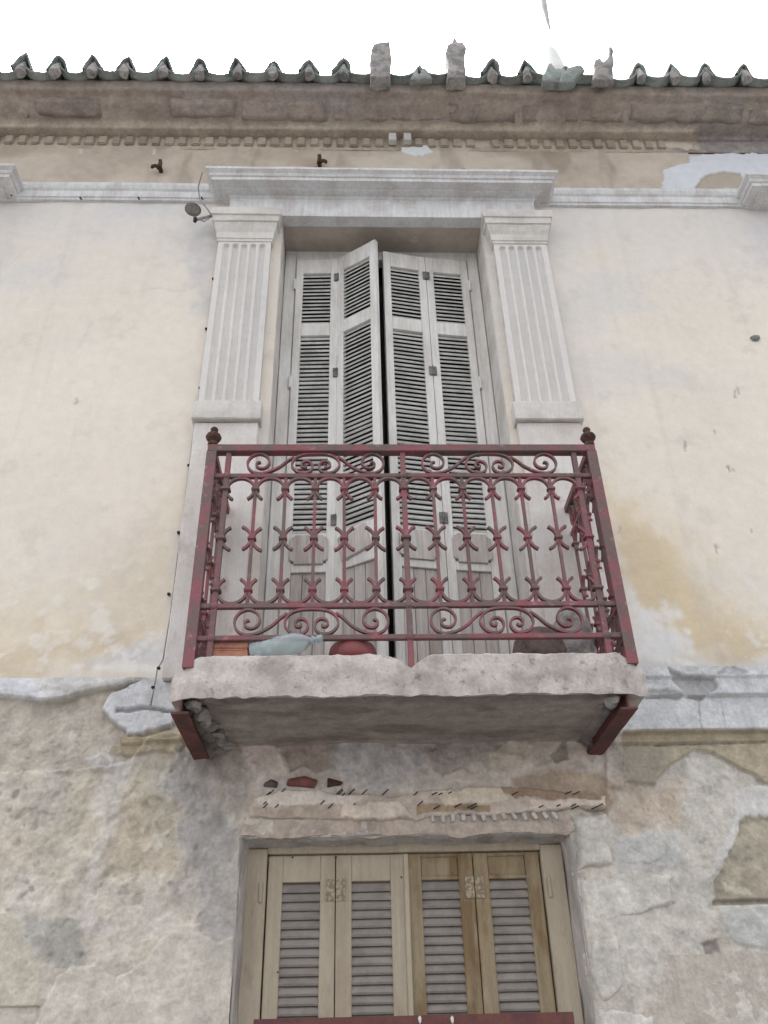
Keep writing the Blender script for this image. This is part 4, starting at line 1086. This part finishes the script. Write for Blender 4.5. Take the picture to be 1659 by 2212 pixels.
for px, py, lab in ((345,358,'rusty iron tap stub on the frieze above bare wall left of the door crown'),
                    (690,347,'rusty iron tap stub on the frieze just above the door crown')):
    Y0 = -.05; x, z = un(px, py, Y0); t = thing('iron_fitting', lab, 'fitting', 'rusty fittings on the frieze', (x, 0, z))
    inv(add('stem', MB().tube([(x,.01,z),(x,Y0-.01,z)], .016, 8).mesh('stem'), M['rust']), t)
    s = -1 if px < 500 else 1
    inv(add('body', MB().tube([(x,Y0,z-.03),(x,Y0,z+.045)], [.02,.014], 8).tube([(x-.012,Y0,z+.045),(x+.012,Y0,z+.05)], .02, 8).mesh('body'), M['rust']), t)
    inv(add('spout', MB().tube([(x,Y0,z-.012),(x+s*.03,Y0-.01,z-.014),(x+s*.05,Y0-.012,z-.026),(x+s*.05,Y0-.012,z-.04)], [.013,.014,.013,.011], 8).mesh('spout', True), M['rust']), t)
x, z = un(1632, 729, -.01)
me = MB().lathe([(.004,-.02),(.035,-.012),(.042,0),(.03,.014),(.004,.018)], 12).mesh('plaster_lump')
tag(add('wall_plug', rough_up(me, .010, 20), M['mortar'], None, (x, -.004, z), (R(80), 0, 0), (.8, .6, .8)), 'small grey broken stub on the cream wall at the far right', 'stub')

# ground floor window rail that just enters the frame
GR = thing('window_grille', 'dark red iron rail across the ground floor window', 'grille', loc=(.22, -.03, 1.0))
xl, zl = un(549, 2197, -.03); xr, zr = un(1237, 2191, -.03); zz = .5*(zl+zr)
M['grille'] = worn_mat('dark red grille paint', L3(108,70,64), L3(94,60,62), L3(84,66,60), 6, (1,1,1), cut3=(.55,.7), bump=.4, rough=.6, var=.2)
inv(add('rail', MB().box(xl, xr, -.05, -.01, zz-.045, zz).mesh('rail', bevel=.003), M['grille']), GR)
for k in range(9):
    x = xl+.06+(xr-xl-.12)*k/8
    inv(add('upright', MB().box(x-.008, x+.008, -.038, -.022, 1.0, zz-.045).mesh('upright', bevel=.002), M['grille']), GR)
inv(add('rail', MB().box(xl, xr, -.045, -.015, .98, 1.0).mesh('rail', bevel=.003), M['grille']), GR)
for px in (907, 977):
    x, z = un(px, 2203, -.052); inv(add('dropping', rough_up(MB().lathe([(.002,-.012),(.006,-.006),(.007,.006),(.002,.014)], 8).mesh('dropping'), .002, 60), M['mast'], None, (x, -.05, z)), GR)  # white droppings on the rail

# ------------------------------------------------------------------ mast behind the eaves
M['mast2'] = worn_mat('grey mast paint', (.45, .44, .43), (.36, .35, .34), None, 6, bump=.1, var=.08)
MS = thing('roof_mast', 'pale slender mast on a cone foot behind the roof tiles', 'mast', loc=(1.9, 1.0, 8.4))
Ym = .6; xf, zf = un(1197, 150, Ym); xt, zt2 = un(1198, 92, Ym)
inv(add('foot', MB().lathe([(.13,-.35),(.12,-.1),(.075,(zt2-zf)*.5),(.006,zt2-zf)], 14, (xf, Ym, zf)).mesh('foot', True), M['mast']), MS)
pp = [(1198,95),(1190,72),(1183,45),(1176,15),(1168,-30)]
inv(add('pole', MB().tube([(un(a, b, Ym)[0], Ym, un(a, b, Ym)[1]) for a, b in pp], [.004,.006,.02,.034,.045], 10).mesh('pole', True), M['mast2']), MS)
